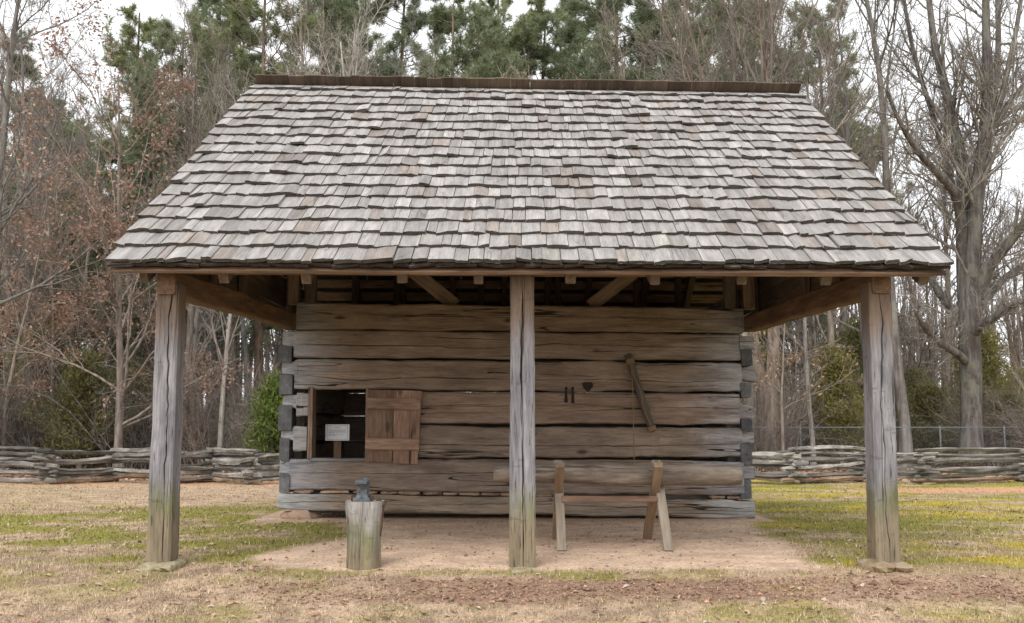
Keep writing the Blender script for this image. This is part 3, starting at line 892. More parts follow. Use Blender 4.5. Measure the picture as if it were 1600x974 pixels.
def loft(mb, secs):
    """rectangular sections (z, half x, y0, y1) joined upward"""
    V, F = [], []
    for z, hx, y0, y1 in secs:
        V += [(ax - hx, sy + y0, az + z), (ax + hx, sy + y0, az + z), (ax + hx, sy + y1, az + z), (ax - hx, sy + y1, az + z)]
    for i in range(len(secs) - 1):
        for j in range(4):
            F.append((i * 4 + j, i * 4 + (j + 1) % 4, i * 4 + 4 + (j + 1) % 4, i * 4 + 4 + j))
    n = len(secs) - 1
    F += [(3, 2, 1, 0), (n * 4, n * 4 + 1, n * 4 + 2, n * 4 + 3)]
    mb.add(V, F, np.array(V) * 1.0)
mb = MB(); loft(mb, [(0, .061, -.085, .085), (.002, .062, -.087, .087), (.016, .062, -.087, .087), (.022, .055, -.080, .080), (.034, .043, -.066, .066), (.055, .036, -.058, .058), (.085, .0345, -.055, .055), (.118, .035, -.060, .060), (.121, .036, -.105, .07)])
mb.build('anvil_body', M['anvil'], anvil)
mb = MB(); loft(mb, [(.122, .034, -.112, .085), (.126, .038, -.118, .085), (.146, .041, -.120, .085), (.149, .039, -.118, .085)]); mb.build('anvil_face', M['anvil'], anvil)
mb = MB(); tube(mb, [(ax, sy + .085, az + .125), (ax, sy + .13, az + .13), (ax, sy + .18, az + .137), (ax, sy + .215, az + .145)], [.03, .027, .017, .005], 12); mb.build('horn', M['anvil'], anvil, smooth=True)
for s in (-1, 1):
    mb = MB(); tube(mb, [(ax + s * .05, sy - .05, az + .030), (ax + s * .062, sy - .05, az + .040), (ax + s * .074, sy - .05, az + .034), (ax + s * .075, sy - .05, az + .018), (ax + s * .072, sy - .05, az - .01)], .006, 8)
    mb.build('hold_down_spike', M['rust'], anvil)
tx = at(597, 800, sy)
tongs = thing('tongs', (tx[0], sy, tx[2]), 'rusty iron tongs hanging against the side of the stump', 'tongs')
def pxl(pts, Y): return [at(a, b, Y) for a, b in pts]
mb = MB(); tube(mb, pxl(((588, 783), (592, 781), (597, 784), (599, 792), (598.5, 805), (597, 820), (594.5, 838)), sy - .02), [.005, .006, .007, .0075, .006, .005, .004], 8); mb.build('arm', M['rust'], tongs)
mb = MB(); tube(mb, pxl(((600, 783), (601.5, 787), (599.5, 792), (597.5, 804), (596, 816), (593, 836)), sy + .012), [.006, .007, .007, .006, .005, .004], 8); mb.build('arm', M['rust'], tongs)
p = at(599, 791, sy - .032); mb = MB(); tube(mb, [p, p + (0, .055, 0)], .010, 10); mb.build('rivet', M['rust'], tongs)

# sawbuck and the log lying in it
xb_l, xb_r = .395, 1.225
saw = thing('sawbuck', ((xb_l + xb_r) / 2, 8.3, 0), 'wooden sawbuck with two crossed pairs of legs in front of the log wall', 'sawbuck')
for X in (xb_l, xb_r):
    for k, (y0, y1, zt, mat) in enumerate(((7.83, 8.44, .675, 'sawbuck'), (8.72, 7.95, .675, 'sawbuck'))):
        zb = hz(X, y0) - .008
        dx = (.024 if X > 1 else .003) * (-1 if k else 1)
        for q, (fa, fb) in enumerate(((0, 1),)):
            a = np.array((X + dx, y0, zb)); b = np.array((X + dx, y1, zt))
            mb = MB(); timber(mb, a, b, .058, .075, up=(1, 0, 0), segs=8, ch=.004, jit=.002, tint=(1, 1, 1) if k == 0 else (.84, .72, .60)); mb.build('leg', M[mat], saw)
mb = MB(); timber(mb, (xb_l + .02, 8.13, .385), (xb_r - .02, 8.13, .385), .05, .052, segs=6, ch=.004, jit=.002, tint=(.9, .92, .95)); mb.build('stretcher', M['sawbuck_red'], saw)
l0, l1 = at(771, 741, 8.22), at(1157, 752, 8.22)
l0[2] = l1[2] = .588
lg = thing('cut_log', ((l0[0] + l1[0]) / 2, 8.22, .54), 'old round barkless log lying across the sawbuck', 'log')
mb = MB(); k = 26; ts = np.linspace(0, 1, k)
r2 = np.random.default_rng(8)
P = [l0 * (1 - t) + l1 * t + (0, .006 * math.sin(t * 7), .006 * math.sin(t * 5 + 1) - .012 * t) for t in ts]
R = .078 + .010 * ts + r2.normal(0, .0012, k); R[0] *= .93; R[-1] *= .93
tube(mb, P, R, 16, (1.1, 1.08, 1.06), True, .035, 4); mb.build('log_body', M['bark_log'], lg, smooth=True)

# tools hung on the wall
YT = YW - .012
for i, px in enumerate((884.5, 895)):
    p = at(px, 618, YT)
    t = thing('iron_wedge', (p[0], YT, p[2]), ('left' if i == 0 else 'right') + ' one of two small tapered iron tools hung side by side on the log wall', 'tool', 'pair of small iron tools on the wall')
    mb = MB(); a, b, c, d = at(px, 605.5, YT), at(px, 610, YT), at(px, 614, YT), at(px, 629.5 + i, YT)
    timber(mb, c, d, .012, .024, up=(1, 0, 0), segs=3, ch=.002, jit=.0005, taper=1.5); mb.build('blade', M['iron'], t)
    mb = MB(); tube(mb, [a + (0, 0, .008), a, b, c - (0, 0, .012)], [.004, .013, .011, .008], 8); mb.build('eye', M['iron'], t)
p = at(918, 604, YT)
t = thing('heart_trivet', (p[0], YT, p[2]), 'small dark heart shaped iron piece on the log wall', 'ironwork')
mb = MB(); outl = [(910, 600), (911.5, 598), (915, 597.3), (918.5, 597.8), (922, 597.3), (925.5, 598), (927, 601), (926, 605), (923, 608.5), (920.5, 611.5), (918.5, 613), (916, 611), (912.5, 607), (910.5, 603.5)]
V = [at(a, b, YT - .006) for a, b in outl] + [at(a, b, YT + .008) for a, b in outl]; k = len(outl)
mb.add(V, [tuple(range(k - 1, -1, -1)), tuple(range(k, 2 * k))] + [(i, (i + 1) % k, k + (i + 1) % k, k + i) for i in range(k)], np.array(V)); mb.build('plate', M['iron'], t)
mb = MB(); p0 = at(918.5, 609, YT - .012); tube(mb, [p0, p0 + (0, .02, 0)], .010, 10); mb.build('stud', M['rust'], t)

YB = YW - .045
p = at(1000, 615, YB)
bow = thing('roped_stick', (p[0], YB, p[2]), 'dark curved wooden stick with rope wound at both ends on the log wall', 'tool')
pts = ((981, 554), (985, 566), (992, 590), (1000, 615), (1008, 640), (1015, 660), (1020, 675))
mb = MB(); tube(mb, pxl(pts, YB), [.036, .04, .042, .042, .042, .040, .034], 10, lump=.03); mb.build('stick', M['handle'], bow, smooth=True)
def coil(mb, c0, c1, rad, turns, r):
    ax_ = nrm(c1 - c0); s = nrm(np.cross(ax_, (0, 1, 0))); u = np.cross(ax_, s)
    P = [c0 + (c1 - c0) * t + (s * math.cos(2 * math.pi * turns * t) + u * math.sin(2 * math.pi * turns * t)) * rad for t in np.linspace(0, 1, turns * 12)]
    tube(mb, P, r, 6)
for a, b in (((983.5, 561), (986, 569)), ((1017, 667), (1019.5, 674))):
    mb = MB(); coil(mb, at(*a, YB), at(*b, YB), .047, 4, .0065); mb.build('rope_binding', M['rope'], bow, smooth=True)
cp = ((986, 567), (988, 580), (992, 592), (999, 605), (1002, 618), (1005, 636), (1010, 650), (1017, 665))
mb = MB(); tube(mb, pxl(cp, YB - .046), .0045, 6); mb.build('cord', M['rope'], bow, smooth=True)
p = at(988, 600, YB)
cordt = thing('hanging_cord', (p[0], YB, p[2]), 'thin tan cord hanging straight down the log wall with frayed end', 'cord')
mb = MB(); tube(mb, pxl(((986, 570), (988.5, 600), (989.5, 640), (990, 680), (991, 722)), YB - .03), .0058, 6); mb.build('string', M['rope'], cordt, smooth=True)
mb = MB(); e = at(991, 721, YB - .03)
for k in range(9):
    a = k * 2.1; tube(mb, [e, e + (.007 * math.cos(a), .007 * math.sin(a), -.04), e + (.018 * math.cos(a), .014 * math.sin(a), -.105 - .01 * (k % 3))], .003, 5)
mb.build('tassel', M['rope'], cordt)

# ------------------------------------------------------------------ zigzag split rail fences
def worm_fence(joints, label):
    j0 = joints[len(joints) // 2]
    root = thing('split_rail_fence', (px_x(j0[0], j0[1]), j0[1], 0), label, 'fence')
    r2 = np.random.default_rng(len(label) + 91)
    pts = [np.array((px_x(px, Y), Y, hz(px_x(px, Y), Y))) for px, Y in joints]
    for i in range(len(pts) - 1):
        a, b = pts[i], pts[i + 1]
        d = nrm((b - a) * (1, 1, 0))
        nr = 7
        for k in range(nr):
            z = .03 + k * .098 + (.049 if i % 2 else 0.0)
            h = r2.uniform(.06, .135); w = r2.uniform(.09, .14)
            e0, e1 = r2.uniform(.10, .34), r2.uniform(.10, .34)
            p = a - d * e0 + (0, r2.normal(0, .03), z + r2.normal(0, .024)); q = b + d * e1 + (0, r2.normal(0, .03), z + r2.normal(0, .024))
            n = 9; ts = np.linspace(0, 1, n)
            bow = r2.normal(0, .05); bowy = r2.normal(0, .03)
            mb = MB(); P = [p + (q - p) * t + np.array((0, bowy, bow)) * math.sin(math.pi * t) + r2.normal(0, .006, 3) for t in ts]
            # split rails: five-cornered, ragged
            V, G, F = [], [], []
            prof = r2.uniform(.7, 1.2, 6); a0 = r2.uniform(0, 6)
            side = np.cross(d, (0, 0, 1))
            off = r2.uniform(-50, 50, 3)
            for m_, pp in enumerate(P):
                tp = .72 if m_ in (0, n - 1) else 1.0
                for s in range(6):
                    an = a0 + s * math.pi / 3
                    rr = prof[s] * tp * (1 + r2.normal(0, .14))
                    ca, sa = math.cos(an) * rr * w / 2, math.sin(an) * rr * h / 2
                    V.append(pp + side * ca + np.array((0, 0, sa))); G.append(off + (ts[m_] * 2.4, ca, sa))
            for m_ in range(n - 1):
                for s in range(6):
                    s2 = (s + 1) % 6; F.append((m_ * 6 + s, m_ * 6 + s2, m_ * 6 + 6 + s2, m_ * 6 + 6 + s))
            F += [tuple(range(5, -1, -1)), tuple((n - 1) * 6 + s for s in range(6))]
            tn = np.array((1, .975, .94)) * r2.uniform(.30, 1.05)
            if k == 0 and r2.random() < .6: tn = np.array((.95, .70, .52)) * r2.uniform(.7, 1.0)
            mb.add(V, F, G, tn); mb.build('rail', M['rail'], root)
worm_fence([(-150, 19.2), (-30, 20.3), (80, 19.3), (181, 20.3), (262, 19.3), (335, 20.3), (397, 19.4), (475, 20.4)], 'grey zigzag split rail fence to the left of the shed')
worm_fence([(1120, 20.2), (1236, 19.2), (1345, 20.3), (1440, 19.4), (1588, 20.3), (1700, 19.3)], 'grey zigzag split rail fence to the right of the shed')

# chain link fence along the wood's edge
YC = 26.5
cl = thing('chain_link_fence', (0, YC, hz(0, YC)), 'galvanised chain link fence behind the rail fence at the edge of the wood', 'fence')
zt = at(1400, 668, YC)[2]
for x in (4.1, 6.0, 7.9, 9.9, px_x(1467, YC), px_x(1567, YC), 15.4):
    z0 = hz(x, YC)
    mb = MB(); tube(mb, [(x, YC, z0 - .1), (x, YC, zt + .02), (x, YC, zt + .05)], [.024, .024, .012], 10); mb.build('fence_post', M['galv'], cl, smooth=True)
mb = MB(); tube(mb, [(3, YC, zt), (9, YC, zt), (16, YC, zt)], .013, 8); mb.build('top_rail', M['galv'], cl, smooth=True)
z0 = hz(0, YC) - .05
Vw, Qw = [], []
for sgn in (1, -1):
    for k in range(int(33.5 / .09)):
        x = -17 + k * .09
        a, b = np.array((x, YC - .03, z0)), np.array((x + sgn * (zt - z0) * .9, YC - .03, zt))
        if not (3 < b[0] < 16 and 3 < x < 16): continue
        i = len(Vw); t = .0018
        Vw += [a + (-t, 0, 0), a + (t, 0, 0), b + (t, 0, 0), b + (-t, 0, 0), a + (0, t * 2, 0), b + (0, t * 2, 0)]
        Qw += [(i, i + 1, i + 2, i + 3), (i + 1, i + 4, i + 5, i + 2), (i + 4, i, i + 3, i + 5)]
Vw = np.array(Vw) - np.array(cl.location)
link('wire_mesh', mesh_np('wire_mesh', Vw, Qw, mat=M['galv'], tint=np.ones((len(Vw), 3)), gc=Vw), cl, kind='stuff')

# ------------------------------------------------------------------ trees
def tubes_np(P, R, sides):
    """P [N,n,3], R [N,n] -> verts, quads"""
    Nb, n = P.shape[:2]
    T = np.empty_like(P); T[:, 1:-1] = P[:, 2:] - P[:, :-2]; T[:, 0] = P[:, 1] - P[:, 0]; T[:, -1] = P[:, -1] - P[:, -2]
    T = nrm(T)
    ref = np.where(np.abs(T[:, :1, 2:]) < .85, np.array((0, 0, 1.)), np.array((1., 0, 0)))
    S = nrm(np.cross(T, np.broadcast_to(ref, T.shape))); U = np.cross(T, S)
    a = np.arange(sides) * 2 * np.pi / sides
    V = P[:, :, None, :] + (S[:, :, None, :] * np.cos(a)[None, None, :, None] + U[:, :, None, :] * np.sin(a)[None, None, :, None]) * R[:, :, None, None]
    idx = np.arange(Nb * n * sides).reshape(Nb, n, sides)
    r = np.roll(idx, -1, axis=2)
    Q = np.stack([idx[:, :-1], r[:, :-1], r[:, 1:], idx[:, 1:]], -1).reshape(-1, 4)
    return V.reshape(-1, 3), Q
def children(rng, P, R, k, t0, ang, ratio, taper, up, wig, npts, rr, rtip, tp=1.0, absL=None):
    Nb, n = P.shape[:2]
    par = np.repeat(np.arange(Nb), k); m = len(par)
    t = t0 + (1 - t0) * rng.random(m) ** tp
    f = t * (n - 1); i = np.minimum(f.astype(int), n - 2); fr = (f - i)[:, None]
    base = P[par, i] * (1 - fr) + P[par, i + 1] * fr
    tan = nrm(P[par, i + 1] - P[par, i])
    rad = R[par, i] * (1 - fr[:, 0]) + R[par, i + 1] * fr[:, 0]
    plen = np.linalg.norm(np.diff(P, axis=1), axis=2).sum(1)
    L = (plen[par] if absL is None else absL) * ratio * (1 - taper * t) * rng.uniform(.55, 1.25, m)
    rv = rng.normal(size=(m, 3)); perp = nrm(rv - tan * (rv * tan).sum(1, keepdims=True))
    a = np.radians(ang[0] + ang[1] * rng.normal(size=m))[:, None]
    d = nrm(tan * np.cos(a) + perp * np.sin(a))
    Q = np.empty((m, npts, 3)); Q[:, 0] = base
    for j in range(1, npts):
        d = nrm(d + wig * rng.normal(size=(m, 3)) + np.array((0, 0, up)))
        Q[:, j] = Q[:, j - 1] + d * (L / (npts - 1))[:, None]
    r0 = np.minimum(rad * rr, np.maximum(L * .018, rtip * 1.3))
    s = np.linspace(0, 1, npts)
    RR = r0[:, None] * (1 - s) + rtip * s
    return Q, RR
def trunk_line(rng, H, r0, lean=.03, wig=.035, n=14, rtop=.15, flare=.35):
    s = np.linspace(0, 1, n)
    d = np.array((0, 0, 1.)) + rng.normal(0, lean, 3) * (1, 1, 0)
    P = [np.zeros(3)]
    for i in range(1, n):
        d = nrm(d + wig * rng.normal(size=3) + np.array((0, 0, .05))); P.append(P[-1] + d * H / (n - 1))
    R = r0 * (1 - (1 - rtop) * s ** .9); R[0] *= 1 + flare; 
    return np.array(P)[None], R[None]
class TreeMesh:
    def __init__(s): s.V, s.Q, s.n = [], [], 0
    def add(s, P, R, sides):
        V, Q = tubes_np(P, R, sides); s.V.append(V); s.Q.append(Q + s.n); s.n += len(V)
    def mesh(s, name, mat): return mesh_np(name, np.concatenate(s.V), np.concatenate(s.Q), smooth=True, mat=mat)

def bare_tree(seed, H, r0, mat, dens=1.0, t0=.3, ang=45, up=.10, limb=.42, fine=True, name='bare_tree_trunk'):
    """-> (trunk mesh, crown mesh of branches and twigs, twig tips)"""
    rng = np.random.default_rng(seed)
    P0, R0 = trunk_line(rng, H, r0)
    tm = TreeMesh(); tm.add(P0, R0, 9)
    cm = TreeMesh()
    P1, R1 = children(rng, P0, R0, int(26 * dens), t0, (ang, 10), limb, .55, up, .10, 8, .42, .010, .9); cm.add(P1, R1, 5)
    P2, R2 = children(rng, P1, R1, 7, .15, (42, 12), .45, .35, up * .6, .14, 6, .65, .006); cm.add(P2, R2, 4)
    P3, R3 = children(rng, P2, R2, 6, .1, (40, 14), .50, .3, .05, .17, 5, .7, .0035); cm.add(P3, R3, 3)
    tips = P3
    if fine:
        P4, R4 = children(rng, P3, R3, 3, .1, (38, 14), .55, .2, .03, .18, 4, .8, .0022); cm.add(P4, R4, 3); tips = P4
    return tm.mesh('trunk', mat), cm.mesh('crown', mat), tips
def leaf_cloud(rng, C, per, spread, size, aspect, bias=None, drop=.0):
    """small leaf faces round centres C -> verts, tris, tint"""
    m = len(C) * per
    c = np.repeat(C, per, 0) + rng.normal(0, spread, (m, 3)) + (0, 0, -drop)
    d = nrm(rng.normal(size=(m, 3)) + (0 if bias is None else np.repeat(bias, per, 0)))
    s = nrm(np.cross(d, rng.normal(size=(m, 3))))
    L = size * rng.uniform(.6, 1.3, m)[:, None]; W = L * aspect
    V = np.stack([c - d * L / 2, c - s * W / 2 + d * L * .05, c + d * L / 2, c + s * W / 2 + d * L * .05], 1).reshape(-1, 3)
    Q = np.arange(m * 4).reshape(m, 4)
    t = np.clip(np.repeat(rng.normal(.5, .2, len(C)), per) + rng.normal(0, .15, m), 0, 1)
    return V, Q, np.repeat(np.stack([t] * 3, 1), 4, 0)
def needle_cloud(rng, C, D, per, L, w):
    """tufts of needles fanning out from the twig ends"""
    m = len(C) * per
    c = np.repeat(C, per, 0); dd = np.repeat(D, per, 0)
    d = nrm(dd * .55 + rng.normal(size=(m, 3)) * .62)
    s = nrm(np.cross(d, rng.normal(size=(m, 3)))) * (w / 2)
    back = dd * rng.uniform(-.16, .02, m)[:, None]
    c = c + back
    l = L * rng.uniform(.7, 1.15, m)[:, None]
    V = np.stack([c - s, c + s, c + d * l], 1).reshape(-1, 3)
    T = np.arange(m * 3).reshape(m, 3)
    t = np.clip(np.repeat(rng.normal(.5, .22, len(C)), per) + rng.normal(0, .10, m), 0, 1)
    return V, T, np.repeat(np.stack([t] * 3, 1), 3, 0)
def pine_tree(seed, H, r0, t0=.5, limb=.26, k1=34, per=17, low=False):
    rng = np.random.default_rng(seed)
    P0, R0 = trunk_line(rng, H, r0, .015, .015, 14, .18, .25)
    tm = TreeMesh(); tm.add(P0, R0, 9)
    P1, R1 = children(rng, P0, R0, k1, t0, (68, 12), limb, .72 if not low else .8, .09, .09, 7, .42, .010, .75); tm.add(P1, R1, 5)
    P2, R2 = children(rng, P1, R1, 6, .25, (48, 12), .42, .25, .10, .12, 5, .6, .006); tm.add(P2, R2, 3)
    P3, R3 = children(rng, P2, R2, 6, .15, (44, 14), .60, .2, .12, .12, 4, .7, .004); tm.add(P3, R3, 3)
    tips = np.concatenate([P1[:, -1], P2[:, -1], P3[:, -1], P3[:, -2]]); dirs = np.concatenate([nrm(p[:, -1] - p[:, -2]) for p in (P1, P2, P3, P3)])
    V, T, t = needle_cloud(rng, tips, dirs, per, .27, .026)
    return tm.mesh('trunk', M['bark_pine']), mesh_np('crown', V, None, T, t, mat=M['needles'])
def cedar_tree(seed, H, W, mat, n=900, per=26, size=.13):
    """dense conical evergreen clothed to the ground"""
    rng = np.random.default_rng(seed)
    P0, R0 = trunk_line(rng, H, .06 + H * .008, .02, .02, 8, .1)
    tm = TreeMesh(); tm.add(P0, R0, 7)
    k = int(60 + H * 16)
    P1, R1 = children(rng, P0, R0, k, .03, (62, 14), 1.0, .80, .10, .12, 6, .4, .006, 1.0, absL=W); tm.add(P1, R1, 4)
    P2, R2 = children(rng, P1, R1, 5, .2, (40, 12), .38, .2, .08, .14, 4, .6, .004); tm.add(P2, R2, 3)
    C = np.concatenate([P2[:, -1], P2[:, 2], P1[:, -1], P1[:, -2]])
    D = np.concatenate([nrm(P2[:, -1] - P2[:, -2])] * 2 + [nrm(P1[:, -1] - P1[:, -2])] * 2) * .8 + (0, 0, .35)
    V, Q, t = leaf_cloud(rng, C, per, .09 + .02 * H, size, .24, D)
    return tm.mesh('trunk', M['bark_brown']), mesh_np('crown', V, Q, tint=t, mat=mat)
def plant(name, parts, X, Y, label, cat='tree', group=None, rotz=0.0, s=1.0, sz=None):
    o = thing(name, (X, Y, hz(X, Y) - .03), label, cat, group)
    o.rotation_euler = (0, 0, rotz); o.scale = (s, s, sz if sz else s)
    for nm, me in parts:
        c = bpy.data.objects.new(nm, me); COL.objects.link(c); c.parent = o
    return o
def top_z(py, Y): return at(800, py, Y)[2] + .3

trng = np.random.default_rng(99)
# --- the big many-limbed tree on the right
def limb(pts, Y0, Y1, w0, w1):
    n = len(pts); P = np.array([at(a, b, Y0 + (Y1 - Y0) * i / (n - 1)) for i, (a, b) in enumerate(pts)])
    m = 14; t = np.linspace(0, n - 1, m); i = np.minimum(t.astype(int), n - 2); f = (t - i)[:, None]
    # smooth the polyline
    Q = P[i] * (1 - f) + P[i + 1] * f
    for _ in range(2): Q[1:-1] = (Q[:-2] + 2 * Q[1:-1] + Q[2:]) / 4
    R = np.interp(np.linspace(0, 1, m), [0, 1], [w0 * 1.3, w1 * 1.5]) * 27 / FPX / 2
    return Q, R
YT0 = 27.0
big = [((1519, 716), (1518, 690), (1518, 640), (1517, 590), (1516, 550), (1514, 505), (1508, 450), (1504, 400), (1502, 345)),]
limbs = [(((1503, 400), (1502, 345), (1500, 312), (1484, 288), (1462, 268), (1440, 248), (1420, 215), (1400, 185), (1385, 140)), 0, -2.5, 14, 3),
         (((1504, 350), (1505, 300), (1508, 254), (1492, 214), (1483, 171), (1478, 128), (1464, 99), (1456, 53), (1452, -10), (1440, -90)), 0, 1.2, 17, 5),
         (((1514, 500), (1516, 450), (1522, 380), (1524, 310), (1530, 260), (1538, 225), (1542, 160), (1543, 80), (1538, 0), (1540, -90)), 0, -1.0, 22, 6),
         (((1518, 520), (1521, 455), (1540, 420), (1556, 404), (1578, 378), (1601, 350), (1640, 300), (1690, 240)), 0, -1.5, 19, 5),
         (((1515, 520), (1530, 475), (1550, 452), (1567, 438), (1600, 410), (1660, 390), (1720, 340)), 0, 1.5, 14, 4),
         (((1523, 335), (1525, 280), (1535, 225), (1548, 196), (1580, 155), (1605, 130), (1650, 60)), -.28, 1.5, 11, 4),
         (((1525, 305), (1542, 235), (1555, 150), (1562, 53), (1556, -20), (1560, -100)), -.33, 2.0, 10, 4),
         (((1512, 570), (1503, 558), (1488, 547), (1471, 539), (1455, 525), (1444, 513), (1432, 488)), 0, -1.8, 11, 4),
         (((1512, 520), (1497, 497), (1478, 472), (1462, 450), (1450, 428), (1444, 400), (1425, 350)), 0, 1.8, 14, 4),
         (((1524, 520), (1535, 505), (1550, 500), (1575, 480), (1600, 472), (1640, 440)), -.5, -2.2, 12, 4),
         (((1500, 330), (1487, 290), (1478, 255), (1470, 225), (1462, 190), (1440, 130), (1420, 60), (1410, -20)), .8, 2.5, 10, 4),
         (((1537, 232), (1556, 190), (1572, 120), (1590, 40), (1600, -40)), -.55, .5, 9, 4)]
root = thing('oak_tree', (at(1519, 716, YT0)[0], YT0, hz(at(1519, 716, YT0)[0], YT0)), 'big grey many limbed bare tree at the right behind the rail fence', 'tree')
rl = np.array(root.location)
tm = TreeMesh()
n = 14
Q0 = np.array([at(a, b, YT0) for a, b in big[0]])
m_ = np.linspace(0, len(Q0) - 1, n); i_ = np.minimum(m_.astype(int), len(Q0) - 2); f_ = (m_ - i_)[:, None]
Q0 = Q0[i_] * (1 - f_) + Q0[i_ + 1] * f_
R0 = np.interp(np.linspace(0, 1, n), [0, .08, .2, .45, .6, 1], [46, 36, 31, 33, 30, 15]) * YT0 / FPX / 2
tm.add((Q0 - rl)[None], R0[None], 12)
LP, LR = [], []
for pts, y0, y1, w0, w1 in limbs:
    Q, R = limb(pts, YT0 + y0, YT0 + y1, w0, w1); LP.append(Q - rl); LR.append(R)
LP, LR = np.array(LP), np.array(LR)
tm.add(LP, LR, 9)
link('trunk', tm.mesh('trunk', M['bark_big']), root)
cm = TreeMesh(); r2 = np.random.default_rng(17)
P1, R1 = children(r2, LP, LR, 24, .10, (48, 14), .36, .4, .10, .12, 8, .5, .010); cm.add(P1, R1, 6)
P2, R2 = children(r2, P1, R1, 7, .1, (42, 13), .45, .3, .07, .15, 6, .65, .006); cm.add(P2, R2, 4)
P3, R3 = children(r2, P2, R2, 6, .1, (40, 14), .5, .3, .04, .17, 5, .7, .0035); cm.add(P3, R3, 3)
link('crown', cm.mesh('crown', M['bark_grey']), root)

# --- kinds of bare trees, built once and copied
kinds = [bare_tree(101, 15, .17, M['bark_grey'], 1.0, .25, 42),
         bare_tree(102, 17, .20, M['bark_brown'], 1.0, .35, 38, .14),
         bare_tree(103, 12, .11, M['bark_brown'], .9, .18, 45, .10),
         bare_tree(104, 16, .15, M['bark_grey'], .8, .45, 40, .16, .36),
         bare_tree(105, 10, .08, M['twig_red'], 1.0, .12, 35, .16, .38)]
pale = bare_tree(111, 13, .14, M['bark_pale'], 1.1, .22, 36, .12, .46)
def bare(kind, px, Y, label, group=None, s=1.0, sz=None, rot=None, name='bare_tree'):
    k = kinds[kind] if isinstance(kind, int) else kind
    return plant(name, (('trunk', k[0]), ('crown', k[1])), px_x(px, Y), Y, label, 'tree', group, trng.uniform(0, 6.28) if rot is None else rot, s, sz)
def where(px, Y):
    d = 'deep ' if Y > 38 else ('' if Y < 31 else 'further ')
    if px < 240: return d + 'back left of the roof'
    if px < 560: return d + 'back over the left roof half'
    if px < 1000: return d + 'back over the middle of the roof'
    if px < 1280: return d + 'back over the right roof end'
    return d + 'back right of the roof'
# singled-out ones
bare(3, 1413, 27.5, 'straight pale brown trunk just right of the right corner post', s=1.15)
bare(1, 1201, 27.0, 'thick brown trunk rising beside the right end of the log wall', s=1.05)
bare(3, 1268, 26.0, 'thin leaning bare tree in front of the dark cedar on the right', s=.5, sz=.7)
bare(pale, 566, 29.0, 'pale forked bare tree rising above the left half of the roof', s=1.0, rot=1.0)
bare(pale, 660, 31.0, 'pale thin bare tree above the roof between the pines', s=.9, rot=3.0)
bare(4, 470, 28.0, 'reddish twiggy bare tree above the left end of the ridge', s=1.05)
bare(4, 770, 30.0, 'reddish twiggy bare tree above the middle of the ridge', s=1.15)
bare(0, 1180, 27.5, 'wide grey bare tree above the right end of the ridge', s=.95)
bare(0, -60, 24.5, 'grey bare tree at the far left edge reaching into the picture', s=1.0)
bare(pale, 345, 27.5, 'pale slender bare tree seen between left post and log wall', s=.6, sz=.8)
bare(2, 1300, 29.0, 'bare tree with dark limbs right of the ridge end', s=1.15)
bare(0, 1370, 30.0, 'tall grey bare tree beyond the right roof edge', s=1.0)
bare(0, 45, 31.0, 'tall thin bare tree against the white sky at left', s=.95)
bare(2, 110, 30.0, 'bare tree standing behind the brown leaved oak', s=.95)
G1 = 'bare trees crowding the wood'
for i in range(64):
    Y = trng.uniform(29, 48) if i % 3 else trng.uniform(28, 34)
    px = -150 + 1900 * ((i * .618034) % 1.0)
    if px > 1330: Y = trng.uniform(34, 56)
    kk = int(trng.integers(0, 5))
    look = ('grey wide crowned', 'tall brown', 'small brown', 'tall grey high crowned', 'reddish twiggy')[kk]
    bare(kk, px, Y, look + ' bare tree ' + where(px, Y), G1, s=trng.uniform(.7, 1.05) * (.85 if 230 < px < 1000 else 1.0))

# --- the oak that keeps its brown leaves
rng_o = np.random.default_rng(31)
ok = bare_tree(121, 10.5, .12, M['bark_brown'], 1.15, .10, 52, .07, .55, False)
tips = ok[2]
sel = rng_o.random(len(tips)) < .75 * sstep(.42, .62, fnoise(tips[:, -1, 0] * .8 + 7, tips[:, -1, 2] * .8 + tips[:, -1, 1], 71))
C = np.concatenate([tips[sel][:, -1], tips[sel][:, 2]])
V, Q, t = leaf_cloud(rng_o, C, 8, .13, .105, .5, None, .04)
oak_leaf = mesh_np('leaves', V, Q, tint=t, mat=M['brown_leaf'])
plant('brown_leaved_oak', (('trunk', ok[0]), ('crown', ok[1]), ('leaves', oak_leaf)), px_x(190, 25.5), 25.5, 'oak still holding reddish brown dead leaves left of the roof', 'tree', None, .6, 1.0)
plant('brown_leaved_oak', (('trunk', ok[0]), ('crown', ok[1]), ('leaves', oak_leaf)), px_x(10, 27.5), 27.5, 'smaller oak with brown dead leaves at the left picture edge', 'tree', None, 2.6, .72)
bl = bare_tree(122, 4.5, .045, M['bark_brown'], .7, .25, 50, .05, .5, False)
sel = rng_o.random(len(bl[2])) < .12
V, Q, t = leaf_cloud(rng_o, bl[2][sel][:, -1], 6, .10, .11, .45)
plant('sapling', (('trunk', bl[0]), ('crown', bl[1]), ('leaves', mesh_np('leaves', V, Q, tint=t, mat=M['tan_leaf']))), px_x(1222, 25.0), 25.0, 'sapling with a few yellow tan leaves under the right tie beam', 'tree', None, 0, 1.1)

